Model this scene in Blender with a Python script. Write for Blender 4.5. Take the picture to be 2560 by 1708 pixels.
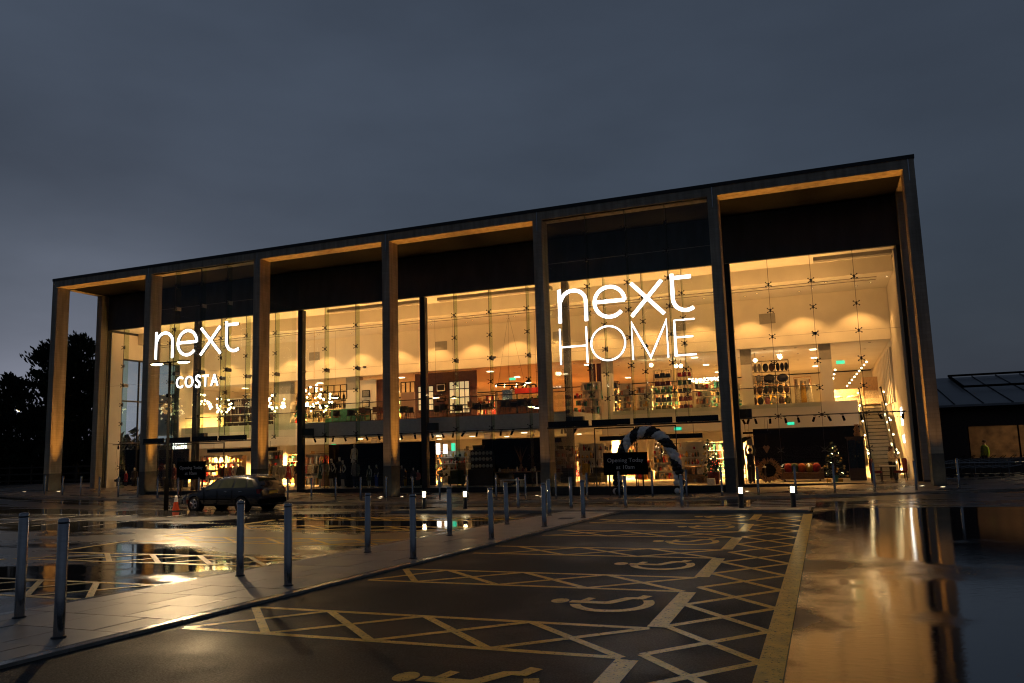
import bpy, math, random
from mathutils import Vector, Matrix
random.seed(7)
R = math.radians
scene = bpy.context.scene
col = scene.collection
for o in list(bpy.data.objects):
    bpy.data.objects.remove(o)

# ------------------------------------------------------------------ camera
CAM = Vector((46.889, -36.891, 2.208))
FPX = 1977.9                      # focal length in pixels of a 2560 wide frame
YAW, PITCH, ROLL = R(21.251), R(7.746), R(-1.702)
cf = Vector((-math.sin(YAW)*math.cos(PITCH), math.cos(YAW)*math.cos(PITCH), math.sin(PITCH)))
cr0 = Vector((math.cos(YAW), math.sin(YAW), 0)); cu0 = cr0.cross(cf)
cr = math.cos(ROLL)*cr0 + math.sin(ROLL)*cu0
cu = -math.sin(ROLL)*cr0 + math.cos(ROLL)*cu0
cam = bpy.data.cameras.new('camera'); camo = bpy.data.objects.new('camera', cam); col.objects.link(camo)
cam.sensor_width = 36.0; cam.lens = FPX/2560*36.0; cam.clip_end = 2000; cam.clip_start = 0.1
m = Matrix((cr, cu, -cf)).transposed().to_4x4(); m.translation = CAM
camo.matrix_world = m
scene.camera = camo

# ------------------------------------------------------------------ sky, sun, exposure
SUN_AZ = -50.0                    # degrees from +Y towards +X; the last glow is low on the left
w = bpy.data.worlds.new('World'); scene.world = w; w.use_nodes = True
nt = w.node_tree; nt.nodes.clear()
def N(t, nt=nt, **k):
    n = nt.nodes.new(t)
    for a, b in k.items(): setattr(n, a, b)
    return n
out = N('ShaderNodeOutputWorld'); bg = N('ShaderNodeBackground')
sky = N('ShaderNodeTexSky', sky_type='NISHITA', sun_disc=False)
sky.sun_elevation = R(0.6); sky.sun_rotation = R(SUN_AZ); sky.dust_density = 2.0; sky.air_density = 1.6; sky.ozone_density = 2.5
hsv = N('ShaderNodeHueSaturation'); hsv.inputs['Saturation'].default_value = 0.22
tc = N('ShaderNodeTexCoord'); mp = N('ShaderNodeMapping'); mp.inputs['Scale'].default_value = (1.0, 1.0, 2.6)
nz = N('ShaderNodeTexNoise'); nz.inputs['Scale'].default_value = 2.3; nz.inputs['Detail'].default_value = 6
mr = N('ShaderNodeMapRange'); mr.inputs['From Min'].default_value = .3; mr.inputs['From Max'].default_value = .7
mr.inputs['To Min'].default_value = .74; mr.inputs['To Max'].default_value = 1.22
tint = N('ShaderNodeMix', data_type='RGBA', blend_type='MULTIPLY'); tint.inputs['Factor'].default_value = 1
mul = N('ShaderNodeMix', data_type='RGBA', blend_type='MULTIPLY'); mul.inputs['Factor'].default_value = 1
mul.inputs[7].default_value = (0.73, 0.91, 1.20, 1)
L = nt.links.new
L(sky.outputs[0], hsv.inputs['Color']); L(hsv.outputs[0], mul.inputs[6])
L(tc.outputs['Generated'], mp.inputs[0]); L(mp.outputs[0], nz.inputs[0]); L(nz.outputs[0], mr.inputs[0])
L(mul.outputs[2], tint.inputs[6]); L(mr.outputs[0], tint.inputs[7])
veil = N('ShaderNodeMix', data_type='RGBA', blend_type='ADD'); veil.inputs['Factor'].default_value = 1
veil.inputs[7].default_value = (.135, .18, .275, 1)
L(tint.outputs[2], veil.inputs[6]); L(veil.outputs[2], bg.inputs[0]); L(bg.outputs[0], out.inputs[0])
bg.inputs[1].default_value = 0.098
sd = bpy.data.lights.new('sun', 'SUN'); sd.energy = 0.012; sd.angle = R(20); sd.color = (.8, .88, 1)
so = bpy.data.objects.new('sun', sd); col.objects.link(so)
a = R(SUN_AZ); sv = Vector((math.sin(a)*math.cos(R(8)), math.cos(a)*math.cos(R(8)), math.sin(R(8))))
so.rotation_euler = sv.to_track_quat('Z', 'Y').to_euler(); so.location = (0, 0, 60)
vs = scene.view_settings
vs.view_transform = 'Standard'; vs.look = 'None'; vs.exposure = 0; vs.gamma = 1; vs.use_curve_mapping = False
scene.cycles.use_denoising = True; scene.cycles.filter_width = 1.15
scene.cycles.max_bounces = 7; scene.cycles.diffuse_bounces = 3; scene.cycles.glossy_bounces = 4
scene.cycles.transparent_max_bounces = 24
scene.cycles.sample_clamp_indirect = 4.0
scene.cycles.caustics_reflective = False; scene.cycles.caustics_refractive = False

# ------------------------------------------------------------------ helpers
def at(px, py, Y):
    """point of the vertical plane y=Y seen at that spot of the photograph"""
    d = cf + cr*((px-1280)/FPX) - cu*((py-854)/FPX)
    return CAM + d*((Y-CAM.y)/d.y)
def gz(x, y):
    """gentle dip of the wet ground towards the drain in front of the store"""
    k = min(1, max(0, (y+13)/10.0)); k = k*k*(3-2*k)
    return k*min(.45, (-0.17 + 6.4e-4*(x-29)**2))
MATS = {}
def mat(name, c=(.5,.5,.5), rough=.6, metal=0, emit=None, es=0, var=.25, scale=6, bump=0, bscale=40, spec=.5, coat=0, stretch=None):
    if name in MATS: return MATS[name]
    m = bpy.data.materials.new(name); m.use_nodes = True; t = m.node_tree; b = t.nodes['Principled BSDF']
    b.inputs['Roughness'].default_value = rough; b.inputs['Metallic'].default_value = metal
    b.inputs['Specular IOR Level'].default_value = spec; b.inputs['Coat Weight'].default_value = coat
    tcn = t.nodes.new('ShaderNodeTexCoord'); mpn = t.nodes.new('ShaderNodeMapping')
    t.links.new(tcn.outputs['Object'], mpn.inputs[0])
    if stretch: mpn.inputs['Scale'].default_value = stretch
    n = t.nodes.new('ShaderNodeTexNoise'); n.inputs['Scale'].default_value = scale; n.inputs['Detail'].default_value = 5
    t.links.new(mpn.outputs[0], n.inputs[0])
    r = t.nodes.new('ShaderNodeValToRGB')
    r.color_ramp.elements[0].position = .3; r.color_ramp.elements[1].position = .7
    r.color_ramp.elements[0].color = tuple(max(0, x*(1-var)) for x in c)+(1,)
    r.color_ramp.elements[1].color = tuple(min(1, x*(1+var)) for x in c)+(1,)
    t.links.new(n.outputs[0], r.inputs[0]); t.links.new(r.outputs[0], b.inputs['Base Color'])
    if emit:
        b.inputs['Emission Color'].default_value = tuple(emit)+(1,); b.inputs['Emission Strength'].default_value = es
    if bump:
        n2 = t.nodes.new('ShaderNodeTexNoise'); n2.inputs['Scale'].default_value = bscale; n2.inputs['Detail'].default_value = 3
        t.links.new(mpn.outputs[0], n2.inputs[0])
        bm = t.nodes.new('ShaderNodeBump'); bm.inputs['Strength'].default_value = bump; bm.inputs['Distance'].default_value = .02
        t.links.new(n2.outputs[0], bm.inputs['Height']); t.links.new(bm.outputs[0], b.inputs['Normal'])
    MATS[name] = m
    return m
def glass_mat(name, tint=(.96,.98,.96), rough=0.0, ior=1.45):
    m = bpy.data.materials.new(name); m.use_nodes = True; t = m.node_tree; t.nodes.clear()
    o = t.nodes.new('ShaderNodeOutputMaterial'); mx = t.nodes.new('ShaderNodeMixShader')
    tr = t.nodes.new('ShaderNodeBsdfTransparent'); gl = t.nodes.new('ShaderNodeBsdfGlossy'); fr = t.nodes.new('ShaderNodeFresnel')
    nn = t.nodes.new('ShaderNodeTexNoise'); nn.inputs['Scale'].default_value = .35
    bp = t.nodes.new('ShaderNodeBump'); bp.inputs['Strength'].default_value = .02; bp.inputs['Distance'].default_value = .05
    tn = t.nodes.new('ShaderNodeTexCoord')
    t.links.new(tn.outputs['Object'], nn.inputs[0]); t.links.new(nn.outputs[0], bp.inputs['Height']); t.links.new(bp.outputs[0], gl.inputs['Normal'])
    tr.inputs[0].default_value = tint+(1,); gl.inputs['Roughness'].default_value = rough; fr.inputs[0].default_value = ior
    gl.inputs[0].default_value = (.9,.95,1,1)
    ge = t.nodes.new('ShaderNodeNewGeometry'); sb = t.nodes.new('ShaderNodeMath'); sb.operation = 'SUBTRACT'; sb.inputs[0].default_value = 1
    ml = t.nodes.new('ShaderNodeMath'); ml.operation = 'MULTIPLY'
    t.links.new(ge.outputs['Backfacing'], sb.inputs[1]); t.links.new(sb.outputs[0], ml.inputs[0]); t.links.new(fr.outputs[0], ml.inputs[1]); t.links.new(ml.outputs[0], mx.inputs[0])
    t.links.new(tr.outputs[0], mx.inputs[1]); t.links.new(gl.outputs[0], mx.inputs[2]); t.links.new(mx.outputs[0], o.inputs[0])
    MATS[name] = m
    return m

class MB:
    def __init__(s): s.v = []; s.f = []; s.sm = []
    def add(s, vs, fs, smooth=False):
        n = len(s.v); s.v += [tuple(v) for v in vs]; s.f += [tuple(n+i for i in f) for f in fs]; s.sm += [smooth]*len(fs); return s
    def box(s, x0, y0, z0, x1, y1, z1):
        if x0 > x1: x0, x1 = x1, x0
        if y0 > y1: y0, y1 = y1, y0
        if z0 > z1: z0, z1 = z1, z0
        return s.add([(x0,y0,z0),(x1,y0,z0),(x1,y1,z0),(x0,y1,z0),(x0,y0,z1),(x1,y0,z1),(x1,y1,z1),(x0,y1,z1)],
            [(0,3,2,1),(4,5,6,7),(0,1,5,4),(1,2,6,5),(2,3,7,6),(3,0,4,7)])
    def cbox(s, c, sx, sy, sz): return s.box(c[0]-sx/2, c[1]-sy/2, c[2]-sz/2, c[0]+sx/2, c[1]+sy/2, c[2]+sz/2)
    def tube(s, pts, r, n=8, cap=True, smooth=True):
        pts = [Vector(p) for p in pts]; rs = r if isinstance(r, (list, tuple)) else [r]*len(pts)
        vs = []; up = None
        for i, p in enumerate(pts):
            d = (pts[min(i+1, len(pts)-1)] - pts[max(i-1, 0)]).normalized()
            a = Vector((0,0,1)) if abs(d.z) < .95 else Vector((1,0,0))
            u = d.cross(a).normalized(); w_ = d.cross(u)
            vs += [p + (u*math.cos(2*math.pi*k/n) + w_*math.sin(2*math.pi*k/n))*rs[i] for k in range(n)]
        fs = [(i*n+k, i*n+(k+1)%n, (i+1)*n+(k+1)%n, (i+1)*n+k) for i in range(len(pts)-1) for k in range(n)]
        s.add(vs, fs, smooth)
        if cap:
            s.add(vs[:n], [tuple(range(n))]); s.add(vs[-n:], [tuple(reversed(range(n)))])
        return s
    def lathe(s, prof, n=16, c=(0,0,0), smooth=True, sx=1, sy=1):
        vs = [(c[0]+r*sx*math.cos(2*math.pi*k/n), c[1]+r*sy*math.sin(2*math.pi*k/n), c[2]+z) for r, z in prof for k in range(n)]
        fs = [(i*n+k, i*n+(k+1)%n, (i+1)*n+(k+1)%n, (i+1)*n+k) for i in range(len(prof)-1) for k in range(n)]
        return s.add(vs, fs, smooth)
    def ball(s, c, r, n=10, m_=6, sx=1, sy=1, sz=1):
        prof = [(max(1e-4, r*math.sin(math.pi*i/m_)), -r*math.cos(math.pi*i/m_)*sz) for i in range(m_+1)]
        return s.lathe(prof, n, c, True, sx, sy)
    def prism(s, poly, d0, d1, axis='y'):
        n = len(poly)
        if axis == 'y': f = lambda p, d: (p[0], d, p[1])
        elif axis == 'x': f = lambda p, d: (d, p[0], p[1])
        else: f = lambda p, d: (p[0], p[1], d)
        vs = [f(p, d0) for p in poly] + [f(p, d1) for p in poly]
        return s.add(vs, [tuple(range(n)), tuple(reversed(range(n, 2*n)))] + [(i, n+i, n+(i+1)%n, (i+1)%n) for i in range(n)])
    def ribbon(s, pts, wd, d0, d1, axis='y', closed=False, round_=False):
        """flat stroke of even width along a 2D polyline, with thickness"""
        P = [Vector(p) for p in pts]; n = len(P); l = []; rr = []
        for i in range(n):
            if closed: d = (P[(i+1)%n]-P[i-1]).normalized()
            else: d = (P[min(i+1,n-1)]-P[max(i-1,0)]).normalized()
            nn = Vector((-d.y, d.x)); k = 1
            if 0 < i < n-1 and not closed:
                a = (P[i]-P[i-1]).normalized(); k = 1/max(.35, a.dot(d))
            l.append(P[i]+nn*wd/2*k); rr.append(P[i]-nn*wd/2*k)
        f = {'y': lambda p, d: (p.x, d, p.y), 'z': lambda p, d: (p.x, p.y, d), 'x': lambda p, d: (d, p.x, p.y)}[axis]
        vs = [f(p, d0) for p in l]+[f(p, d0) for p in rr]+[f(p, d1) for p in l]+[f(p, d1) for p in rr]
        fs = []
        for i in range(n if closed else n-1):
            j = (i+1) % n
            fs += [(i, j, n+j, n+i), (2*n+i, 3*n+i, 3*n+j, 2*n+j), (i, 2*n+i, 2*n+j, j), (n+i, n+j, 3*n+j, 3*n+i)]
        if not closed: fs += [(0, n, 3*n, 2*n), (n-1, 3*n-1, 4*n-1, 2*n-1)]
        return s.add(vs, fs)
    def mesh(s, name, mt, off=(0,0,0)):
        me = bpy.data.meshes.new(name)
        me.from_pydata([(v[0]-off[0], v[1]-off[1], v[2]-off[2]) for v in s.v], [], s.f)
        me.polygons.foreach_set('use_smooth', s.sm)
        me.materials.append(MATS[mt] if isinstance(mt, str) else mt); me.update()
        return me
    def build(s, name, mt, parent=None):
        off = wloc(parent) if parent else (0,0,0)
        return link(name, s.mesh(name, mt, off), parent)
def wloc(o):
    v = Vector((0,0,0))
    while o: v = v + o.location; o = o.parent
    return v
def link(name, me, parent=None, loc=None, rz=None):
    o = bpy.data.objects.new(name, me); col.objects.link(o)
    if parent: o.parent = parent
    if loc is not None: o.location = loc
    if rz is not None: o.rotation_euler = (0,0,rz)
    return o
def tag(o, label, cat, group=None):
    o['label'] = label; o['category'] = cat
    if group: o['group'] = group
    return o
def thing(name, label, cat, loc=(0,0,0), group=None, rz=0):
    o = bpy.data.objects.new(name, None); col.objects.link(o); o.location = loc; o.rotation_euler = (0,0,rz); o.empty_display_size = .2
    return tag(o, label, cat, group)
def struct(o): o['kind'] = 'structure'; return o
def copy_tree(o, parent=None):
    c = o.copy(); col.objects.link(c); c.parent = parent
    for ch in [x for x in KIDS.get(o.name, o.children)]: copy_tree(ch, c)
    return c
KIDS = {}
def dup(o, loc, rz=0, label=None, sc=None, group=None):
    if o.name not in KIDS:
        def rec(x):
            KIDS[x.name] = list(x.children)
            for k in x.children: rec(k)
        rec(o)
    c = copy_tree(o); c.location = loc; c.rotation_euler = (0,0,rz)
    if sc: c.scale = (sc, sc, sc)
    if label: c['label'] = label
    if group: c['group'] = group
    return c
ORD = ['first','second','third','fourth','fifth','sixth','seventh','eighth','ninth','tenth','eleventh','twelfth','thirteenth','fourteenth','fifteenth','sixteenth','seventeenth','eighteenth','nineteenth','twentieth']
def text_mesh(body, size, ext, align='CENTER', offset=0, spacing=1, bevel=0):
    cu_ = bpy.data.curves.new('t', 'FONT'); cu_.body = body; cu_.size = size; cu_.extrude = ext; cu_.align_x = align; cu_.offset = offset; cu_.space_character = spacing
    o = bpy.data.objects.new('t', cu_); col.objects.link(o)
    me = bpy.data.meshes.new_from_object(o.evaluated_get(bpy.context.evaluated_depsgraph_get()))
    bpy.data.objects.remove(o); return me
def lamp(name, kind, loc, energy, color, parent=None, direction=None, **k):
    d = bpy.data.lights.new(name, kind); d.energy = energy; d.color = color
    for a_, b_ in k.items(): setattr(d, a_, b_)
    o = bpy.data.objects.new(name, d); col.objects.link(o)
    if parent: o.parent = parent; o.location = Vector(loc)-wloc(parent)
    else: o.location = loc
    if direction: o.rotation_euler = Vector(direction).to_track_quat('-Z', 'Y').to_euler()
    return o
WARM = (1, .465, .125); WARM2 = (1, .39, .055)

# ------------------------------------------------------------------ materials
def stone_mat(name, c1, c2, mortar):
    m = bpy.data.materials.new(name); m.use_nodes = True; t = m.node_tree; b = t.nodes['Principled BSDF']; l = t.links.new
    g = t.nodes.new('ShaderNodeNewGeometry'); sx = t.nodes.new('ShaderNodeSeparateXYZ'); ad = t.nodes.new('ShaderNodeMath'); cb = t.nodes.new('ShaderNodeCombineXYZ')
    l(g.outputs['Position'], sx.inputs[0]); l(sx.outputs[0], ad.inputs[0]); l(sx.outputs[1], ad.inputs[1]); l(ad.outputs[0], cb.inputs[0]); l(sx.outputs[2], cb.inputs[1])
    br = t.nodes.new('ShaderNodeTexBrick'); br.inputs['Scale'].default_value = 1; br.inputs['Brick Width'].default_value = .62; br.inputs['Row Height'].default_value = .15
    br.inputs['Mortar Size'].default_value = .006; br.inputs['Color1'].default_value = c1+(1,); br.inputs['Color2'].default_value = c2+(1,); br.inputs['Mortar'].default_value = mortar+(1,)
    l(cb.outputs[0], br.inputs[0])
    n = t.nodes.new('ShaderNodeTexNoise'); n.inputs['Scale'].default_value = 1.2; n.inputs['Detail'].default_value = 6
    mp_ = t.nodes.new('ShaderNodeMapping'); mp_.inputs['Scale'].default_value = (3, 3, .35); l(g.outputs['Position'], mp_.inputs[0]); l(mp_.outputs[0], n.inputs[0])
    mr_ = t.nodes.new('ShaderNodeMapRange'); mr_.inputs['From Min'].default_value = .3; mr_.inputs['From Max'].default_value = .7; mr_.inputs['To Min'].default_value = .6; mr_.inputs['To Max'].default_value = 1.15; l(n.outputs[0], mr_.inputs[0])
    mx = t.nodes.new('ShaderNodeMix'); mx.data_type = 'RGBA'; mx.blend_type = 'MULTIPLY'; mx.inputs['Factor'].default_value = 1; l(br.outputs[0], mx.inputs[6]); l(mr_.outputs[0], mx.inputs[7]); l(mx.outputs[2], b.inputs['Base Color'])
    bp = t.nodes.new('ShaderNodeBump'); bp.invert = True; bp.inputs['Strength'].default_value = .5; bp.inputs['Distance'].default_value = .015; l(br.outputs['Fac'], bp.inputs['Height']); l(bp.outputs[0], b.inputs['Normal'])
    b.inputs['Roughness'].default_value = .7; MATS[name] = m
stone_mat('stone', (.40,.35,.28), (.35,.305,.24), (.28,.24,.19))
mat('plinth_stone', (.10,.095,.085), .5, var=.2, scale=5)
mat('soffit_black', (.008,.008,.009), .8, var=.3, spec=.1)
mat('dark_metal', (.018,.02,.024), .4, metal=.3, var=.2)
mat('black', (.0028,.0028,.0032), .75, var=.3, spec=.05)
mat('black_gloss', (.006,.006,.007), .25, var=.3)
mat('cladding', (.045,.056,.07), .5, var=.25, scale=2, stretch=(1,1,.3))
mat('white_wall', (.78,.74,.68), .75, var=.05, scale=1.2)
mat('ceiling_white', (.80,.78,.74), .8, var=.04, scale=1)
mat('grey_paint', (.30,.29,.28), .7, var=.08)
mat('slab_edge', (.72,.70,.67), .7, var=.08)
mat('pale_floor', (.55,.50,.42), .25, var=.12, scale=.8)
mat('wood_floor', (.22,.11,.05), .4, var=.3, scale=4, stretch=(8,1,1))
mat('stainless', (.33,.33,.34), .10, metal=1, var=.12, scale=8, stretch=(1,1,12))
mat('chrome', (.7,.7,.7), .12, metal=1, var=.1)
mat('white_emit', (1,1,1), .5, emit=(1,.97,.94), es=5)
mat('warm_emit', (1,.9,.7), .5, emit=(1,.80,.48), es=9)
mat('bulb', (1,.9,.7), .5, emit=(1,.78,.42), es=15)
mat('downlight_emit', (1,.9,.7), .5, emit=(1,.80,.50), es=6)
mat('green_emit', (.05,.5,.3), .5, emit=(.04,.75,.42), es=1.2)
mat('sign_side', (.25,.25,.25), .5)
mat('wood', (.25,.12,.05), .45, var=.35, scale=5, stretch=(1,1,6))
mat('dark_wood', (.05,.026,.015), .4, var=.35, scale=5, stretch=(1,1,6))
mat('pale_wood', (.5,.33,.18), .5, var=.2, scale=5, stretch=(6,1,1))
mat('white_paint', (.75,.72,.66), .5, var=.06)
mat('red_fabric', (.16,.008,.012), .85, var=.3, scale=20)
mat('brown_wall', (.13,.07,.06), .7, var=.15)
mat('mannequin', (.62,.56,.47), .35, var=.05)
mat('skin', (.45,.26,.18), .55, var=.1)
mat('green_fabric', (.02,.10,.05), .8, var=.3)
for nme, c in dict(navy=(.012,.016,.04), maroon=(.10,.01,.015), olive=(.05,.05,.02), forest=(.01,.06,.035), charcoal=(.02,.02,.022), camel=(.36,.2,.09),
        cream=(.6,.52,.4), peach=(.55,.28,.17), crimson=(.35,.015,.02), teal=(.02,.16,.15), grey=(.2,.2,.2), brown=(.09,.045,.025), gold=(.5,.3,.05), mustard=(.42,.25,.02), plum=(.06,.015,.03), rose=(.4,.14,.14), white=(.75,.72,.68), blue=(.03,.07,.3), orange=(.5,.09,.01), hivis=(.3,.5,.01), black=(.008,.008,.009)).items():
    mat('cloth_'+nme, c, .8, var=.3, scale=14, bump=.2, bscale=60)
G1 = glass_mat('facade_glass', (.965,.985,.965)); G2 = glass_mat('fin_glass', (.80,.86,.76), ior=1.3); G3 = glass_mat('balustrade_glass', (.92,.95,.92), ior=1.35)
GC = glass_mat('car_glass', (.25,.28,.16))
# ------------------------------------------------------------------ ground materials
def asphalt(name, base, r_dry, r_wet, thr, pscale, grain=220, wave=0.0, bumpk=.35, pstretch=(1,1,1), edge=.08, spec=.5, xdry=None):
    m = bpy.data.materials.new(name); m.use_nodes = True; t = m.node_tree; b = t.nodes['Principled BSDF']; l = t.links.new
    tcn = t.nodes.new('ShaderNodeTexCoord')
    g = t.nodes.new('ShaderNodeTexNoise'); g.inputs['Scale'].default_value = grain; g.inputs['Detail'].default_value = 7; g.inputs['Roughness'].default_value = .75
    l(tcn.outputs['Object'], g.inputs[0])
    mp_ = t.nodes.new('ShaderNodeMapping'); mp_.inputs['Scale'].default_value = pstretch; l(tcn.outputs['Object'], mp_.inputs[0])
    p = t.nodes.new('ShaderNodeTexNoise'); p.inputs['Scale'].default_value = pscale; p.inputs['Detail'].default_value = 5; p.inputs['Roughness'].default_value = .55
    l(mp_.outputs[0], p.inputs[0])
    wet = t.nodes.new('ShaderNodeMapRange'); wet.interpolation_type = 'SMOOTHSTEP'
    wet.inputs['From Min'].default_value = thr-edge; wet.inputs['From Max'].default_value = thr+edge; l(p.outputs[0], wet.inputs[0])
    if xdry:      # the camber sheds water beside the bays, so the film thins out there
        sx = t.nodes.new('ShaderNodeSeparateXYZ'); l(tcn.outputs['Object'], sx.inputs[0])
        xr = t.nodes.new('ShaderNodeMapRange'); xr.inputs['From Min'].default_value = xdry[0]; xr.inputs['From Max'].default_value = xdry[1]; xr.inputs['To Min'].default_value = -.14; xr.inputs['To Max'].default_value = .09; l(sx.outputs[0], xr.inputs[0])
        ad = t.nodes.new('ShaderNodeMath'); l(p.outputs[0], ad.inputs[0]); l(xr.outputs[0], ad.inputs[1]); l(ad.outputs[0], wet.inputs[0])
        cw = t.nodes.new('ShaderNodeMath'); cw.operation = 'MULTIPLY'; cw.inputs[1].default_value = .7; l(wet.outputs[0], cw.inputs[0]); l(cw.outputs[0], b.inputs['Coat Weight'])
    rr = t.nodes.new('ShaderNodeMapRange'); rr.inputs['To Min'].default_value = r_dry; rr.inputs['To Max'].default_value = r_wet
    l(wet.outputs[0], rr.inputs[0]); l(rr.outputs[0], b.inputs['Roughness'])
    cr_ = t.nodes.new('ShaderNodeValToRGB'); cr_.color_ramp.elements[0].position = .42; cr_.color_ramp.elements[1].position = .62
    cr_.color_ramp.elements[0].color = tuple(x*.25 for x in base)+(1,); cr_.color_ramp.elements[1].color = tuple(x*2.4 for x in base)+(1,)
    l(g.outputs[0], cr_.inputs[0]); l(cr_.outputs[0], b.inputs['Base Color'])
    inv = t.nodes.new('ShaderNodeMapRange'); inv.inputs['To Min'].default_value = bumpk; inv.inputs['To Max'].default_value = .012
    l(wet.outputs[0], inv.inputs[0])
    bp = t.nodes.new('ShaderNodeBump'); bp.inputs['Distance'].default_value = .014
    l(inv.outputs[0], bp.inputs['Strength']); l(g.outputs[0], bp.inputs['Height'])
    nrm = bp.outputs[0]
    if wave:
        wv = t.nodes.new('ShaderNodeTexNoise'); wv.inputs['Scale'].default_value = 9; wv.inputs['Detail'].default_value = 5
        m2 = t.nodes.new('ShaderNodeMapping'); m2.inputs['Scale'].default_value = (.6, 1.6, 1); l(tcn.outputs['Object'], m2.inputs[0]); l(m2.outputs[0], wv.inputs[0])
        b2 = t.nodes.new('ShaderNodeBump'); b2.inputs['Distance'].default_value = .012; b2.inputs['Strength'].default_value = wave
        l(wv.outputs[0], b2.inputs['Height']); l(bp.outputs[0], b2.inputs['Normal']); nrm = b2.outputs[0]; l(b2.outputs[0], b.inputs['Coat Normal'])
    l(nrm, b.inputs['Normal']); b.inputs['Specular IOR Level'].default_value = spec
    MATS[name] = m
asphalt('wet_asphalt', (.028,.028,.030), .30, .015, .50, .16, pstretch=(.7,1.5,1), bumpk=.25, edge=.05, grain=70)
asphalt('bay_asphalt', (.022,.024,.025), .55, .36, .54, .3, bumpk=.8, spec=.06, grain=45, edge=.16)
asphalt('lane_asphalt', (.016,.016,.020), .36, .05, .43, .30, wave=.13, bumpk=.35, spec=.45, grain=60, edge=.10, xdry=(46.2,47.4))
asphalt('road_asphalt', (.036,.031,.028), .34, .10, .52, .25, bumpk=.25, pstretch=(.5,2,1), grain=70)
for n_, cw_, crr in (('lane_asphalt', .7, .025), ('road_asphalt', .3, .12)):
    b_ = MATS[n_].node_tree.nodes['Principled BSDF']; b_.inputs['Coat Weight'].default_value = cw_; b_.inputs['Coat Roughness'].default_value = crr
def paving(name, c1, c2, sx, sy, rough):
    m = bpy.data.materials.new(name); m.use_nodes = True; t = m.node_tree; b = t.nodes['Principled BSDF']; l = t.links.new
    tcn = t.nodes.new('ShaderNodeTexCoord'); br = t.nodes.new('ShaderNodeTexBrick')
    br.inputs['Scale'].default_value = 1; br.inputs['Brick Width'].default_value = sx; br.inputs['Row Height'].default_value = sy
    br.inputs['Mortar Size'].default_value = .008; br.inputs['Color1'].default_value = c1+(1,); br.inputs['Color2'].default_value = c2+(1,); br.inputs['Mortar'].default_value = (.03,.028,.025,1)
    l(tcn.outputs['Object'], br.inputs[0]); l(br.outputs[0], b.inputs['Base Color'])
    n = t.nodes.new('ShaderNodeTexNoise'); n.inputs['Scale'].default_value = .6; n.inputs['Detail'].default_value = 5; l(tcn.outputs['Object'], n.inputs[0])
    r_ = t.nodes.new('ShaderNodeMapRange'); r_.inputs['From Min'].default_value = .35; r_.inputs['From Max'].default_value = .65; r_.inputs['To Min'].default_value = rough[0]; r_.inputs['To Max'].default_value = rough[1]
    l(n.outputs[0], r_.inputs[0]); l(r_.outputs[0], b.inputs['Roughness'])
    bp = t.nodes.new('ShaderNodeBump'); bp.inputs['Strength'].default_value = .3; bp.inputs['Distance'].default_value = .01; l(br.outputs['Fac'], bp.inputs['Height']); bp.invert = True; l(bp.outputs[0], b.inputs['Normal'])
    MATS[name] = m
paving('block_paving', (.24,.20,.165), (.17,.14,.115), .4, .2, (.18,.5))
mat('slab', (.30,.26,.215), .42, var=.14, scale=1.3, bump=.2, bscale=90)
mat('slab_dark', (.25,.215,.18), .36, var=.16, scale=1.6, bump=.2, bscale=90)
mat('kerb', (.27,.25,.22), .13, var=.2, scale=4, bump=.15, bscale=60)
def paint_mat(name, c, wear):
    m = mat(name, c, .42, var=.22, scale=5, bump=.5, bscale=60, spec=.4, coat=.5)
    m.node_tree.nodes['Principled BSDF'].inputs['Coat Roughness'].default_value = .26
    t = m.node_tree; b = t.nodes['Principled BSDF']; l = t.links.new
    n = t.nodes.new('ShaderNodeTexNoise'); n.inputs['Scale'].default_value = 26; n.inputs['Detail'].default_value = 6; n.inputs['Roughness'].default_value = .7
    tcn = t.nodes.new('ShaderNodeTexCoord'); l(tcn.outputs['Object'], n.inputs[0])
    r_ = t.nodes.new('ShaderNodeMapRange'); r_.inputs['From Min'].default_value = wear-.03; r_.inputs['From Max'].default_value = wear+.04; l(n.outputs[0], r_.inputs[0])
    l(r_.outputs[0], b.inputs['Alpha'])
paint_mat('yellow_paint', (.85,.48,.014), .385)
paint_mat('white_road_paint', (.5,.5,.47), .40)

# ------------------------------------------------------------------ ground sheets
def sheet(name, xs, ys, dz, mt, parent=None):
    mb = MB(); vs = [(x, y, gz(x, y)+dz) for y in ys for x in xs]; n = len(xs)
    mb.add(vs, [(j*n+i, j*n+i+1, (j+1)*n+i+1, (j+1)*n+i) for j in range(len(ys)-1) for i in range(n-1)], True)
    return mb.build(name, mt, parent)
def rng(a, b, st):
    n = max(1, round((b-a)/st)); return [a+(b-a)*i/n for i in range(n+1)]
car_park = struct(sheet('car_park', [-400,-120,-60,-30]+rng(-20,70,2.5)+[90,140,400], [-300,-120,-70,-45]+rng(-36,8,1)+[14,30,60,120,500], 0, 'wet_asphalt'))
bays = struct(sheet('disabled_parking_bays', rng(37.2,46.36,2), rng(-40,-10.4,1), .004, 'bay_asphalt'))
lane = struct(sheet('access_lane', rng(46.36,75,2.5), rng(-40,-9.0,1), .005, 'lane_asphalt'))
road = struct(sheet('front_road', rng(-24,75,2.5), rng(-8.95,-3.45,.9), .005, 'road_asphalt'))
pave = struct(sheet('store_pavement', rng(-14,75,2.5), rng(-3.3,12,.9), .06, 'block_paving'))
# low kerb along the pavement
kb = struct(sheet('pavement_kerb', [-14,-13.9], [-3.44,-3.31], .055, 'kerb'))
x = -14.0; k = 0
while x < 74:
    mbk = MB(); z = gz(x+.45, -3.4); mbk.box(x+.004, -3.44, z-.1, x+.911, -3.31, z+.064); mbk.build('kerb_stone', 'kerb', kb); x += .915

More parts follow.
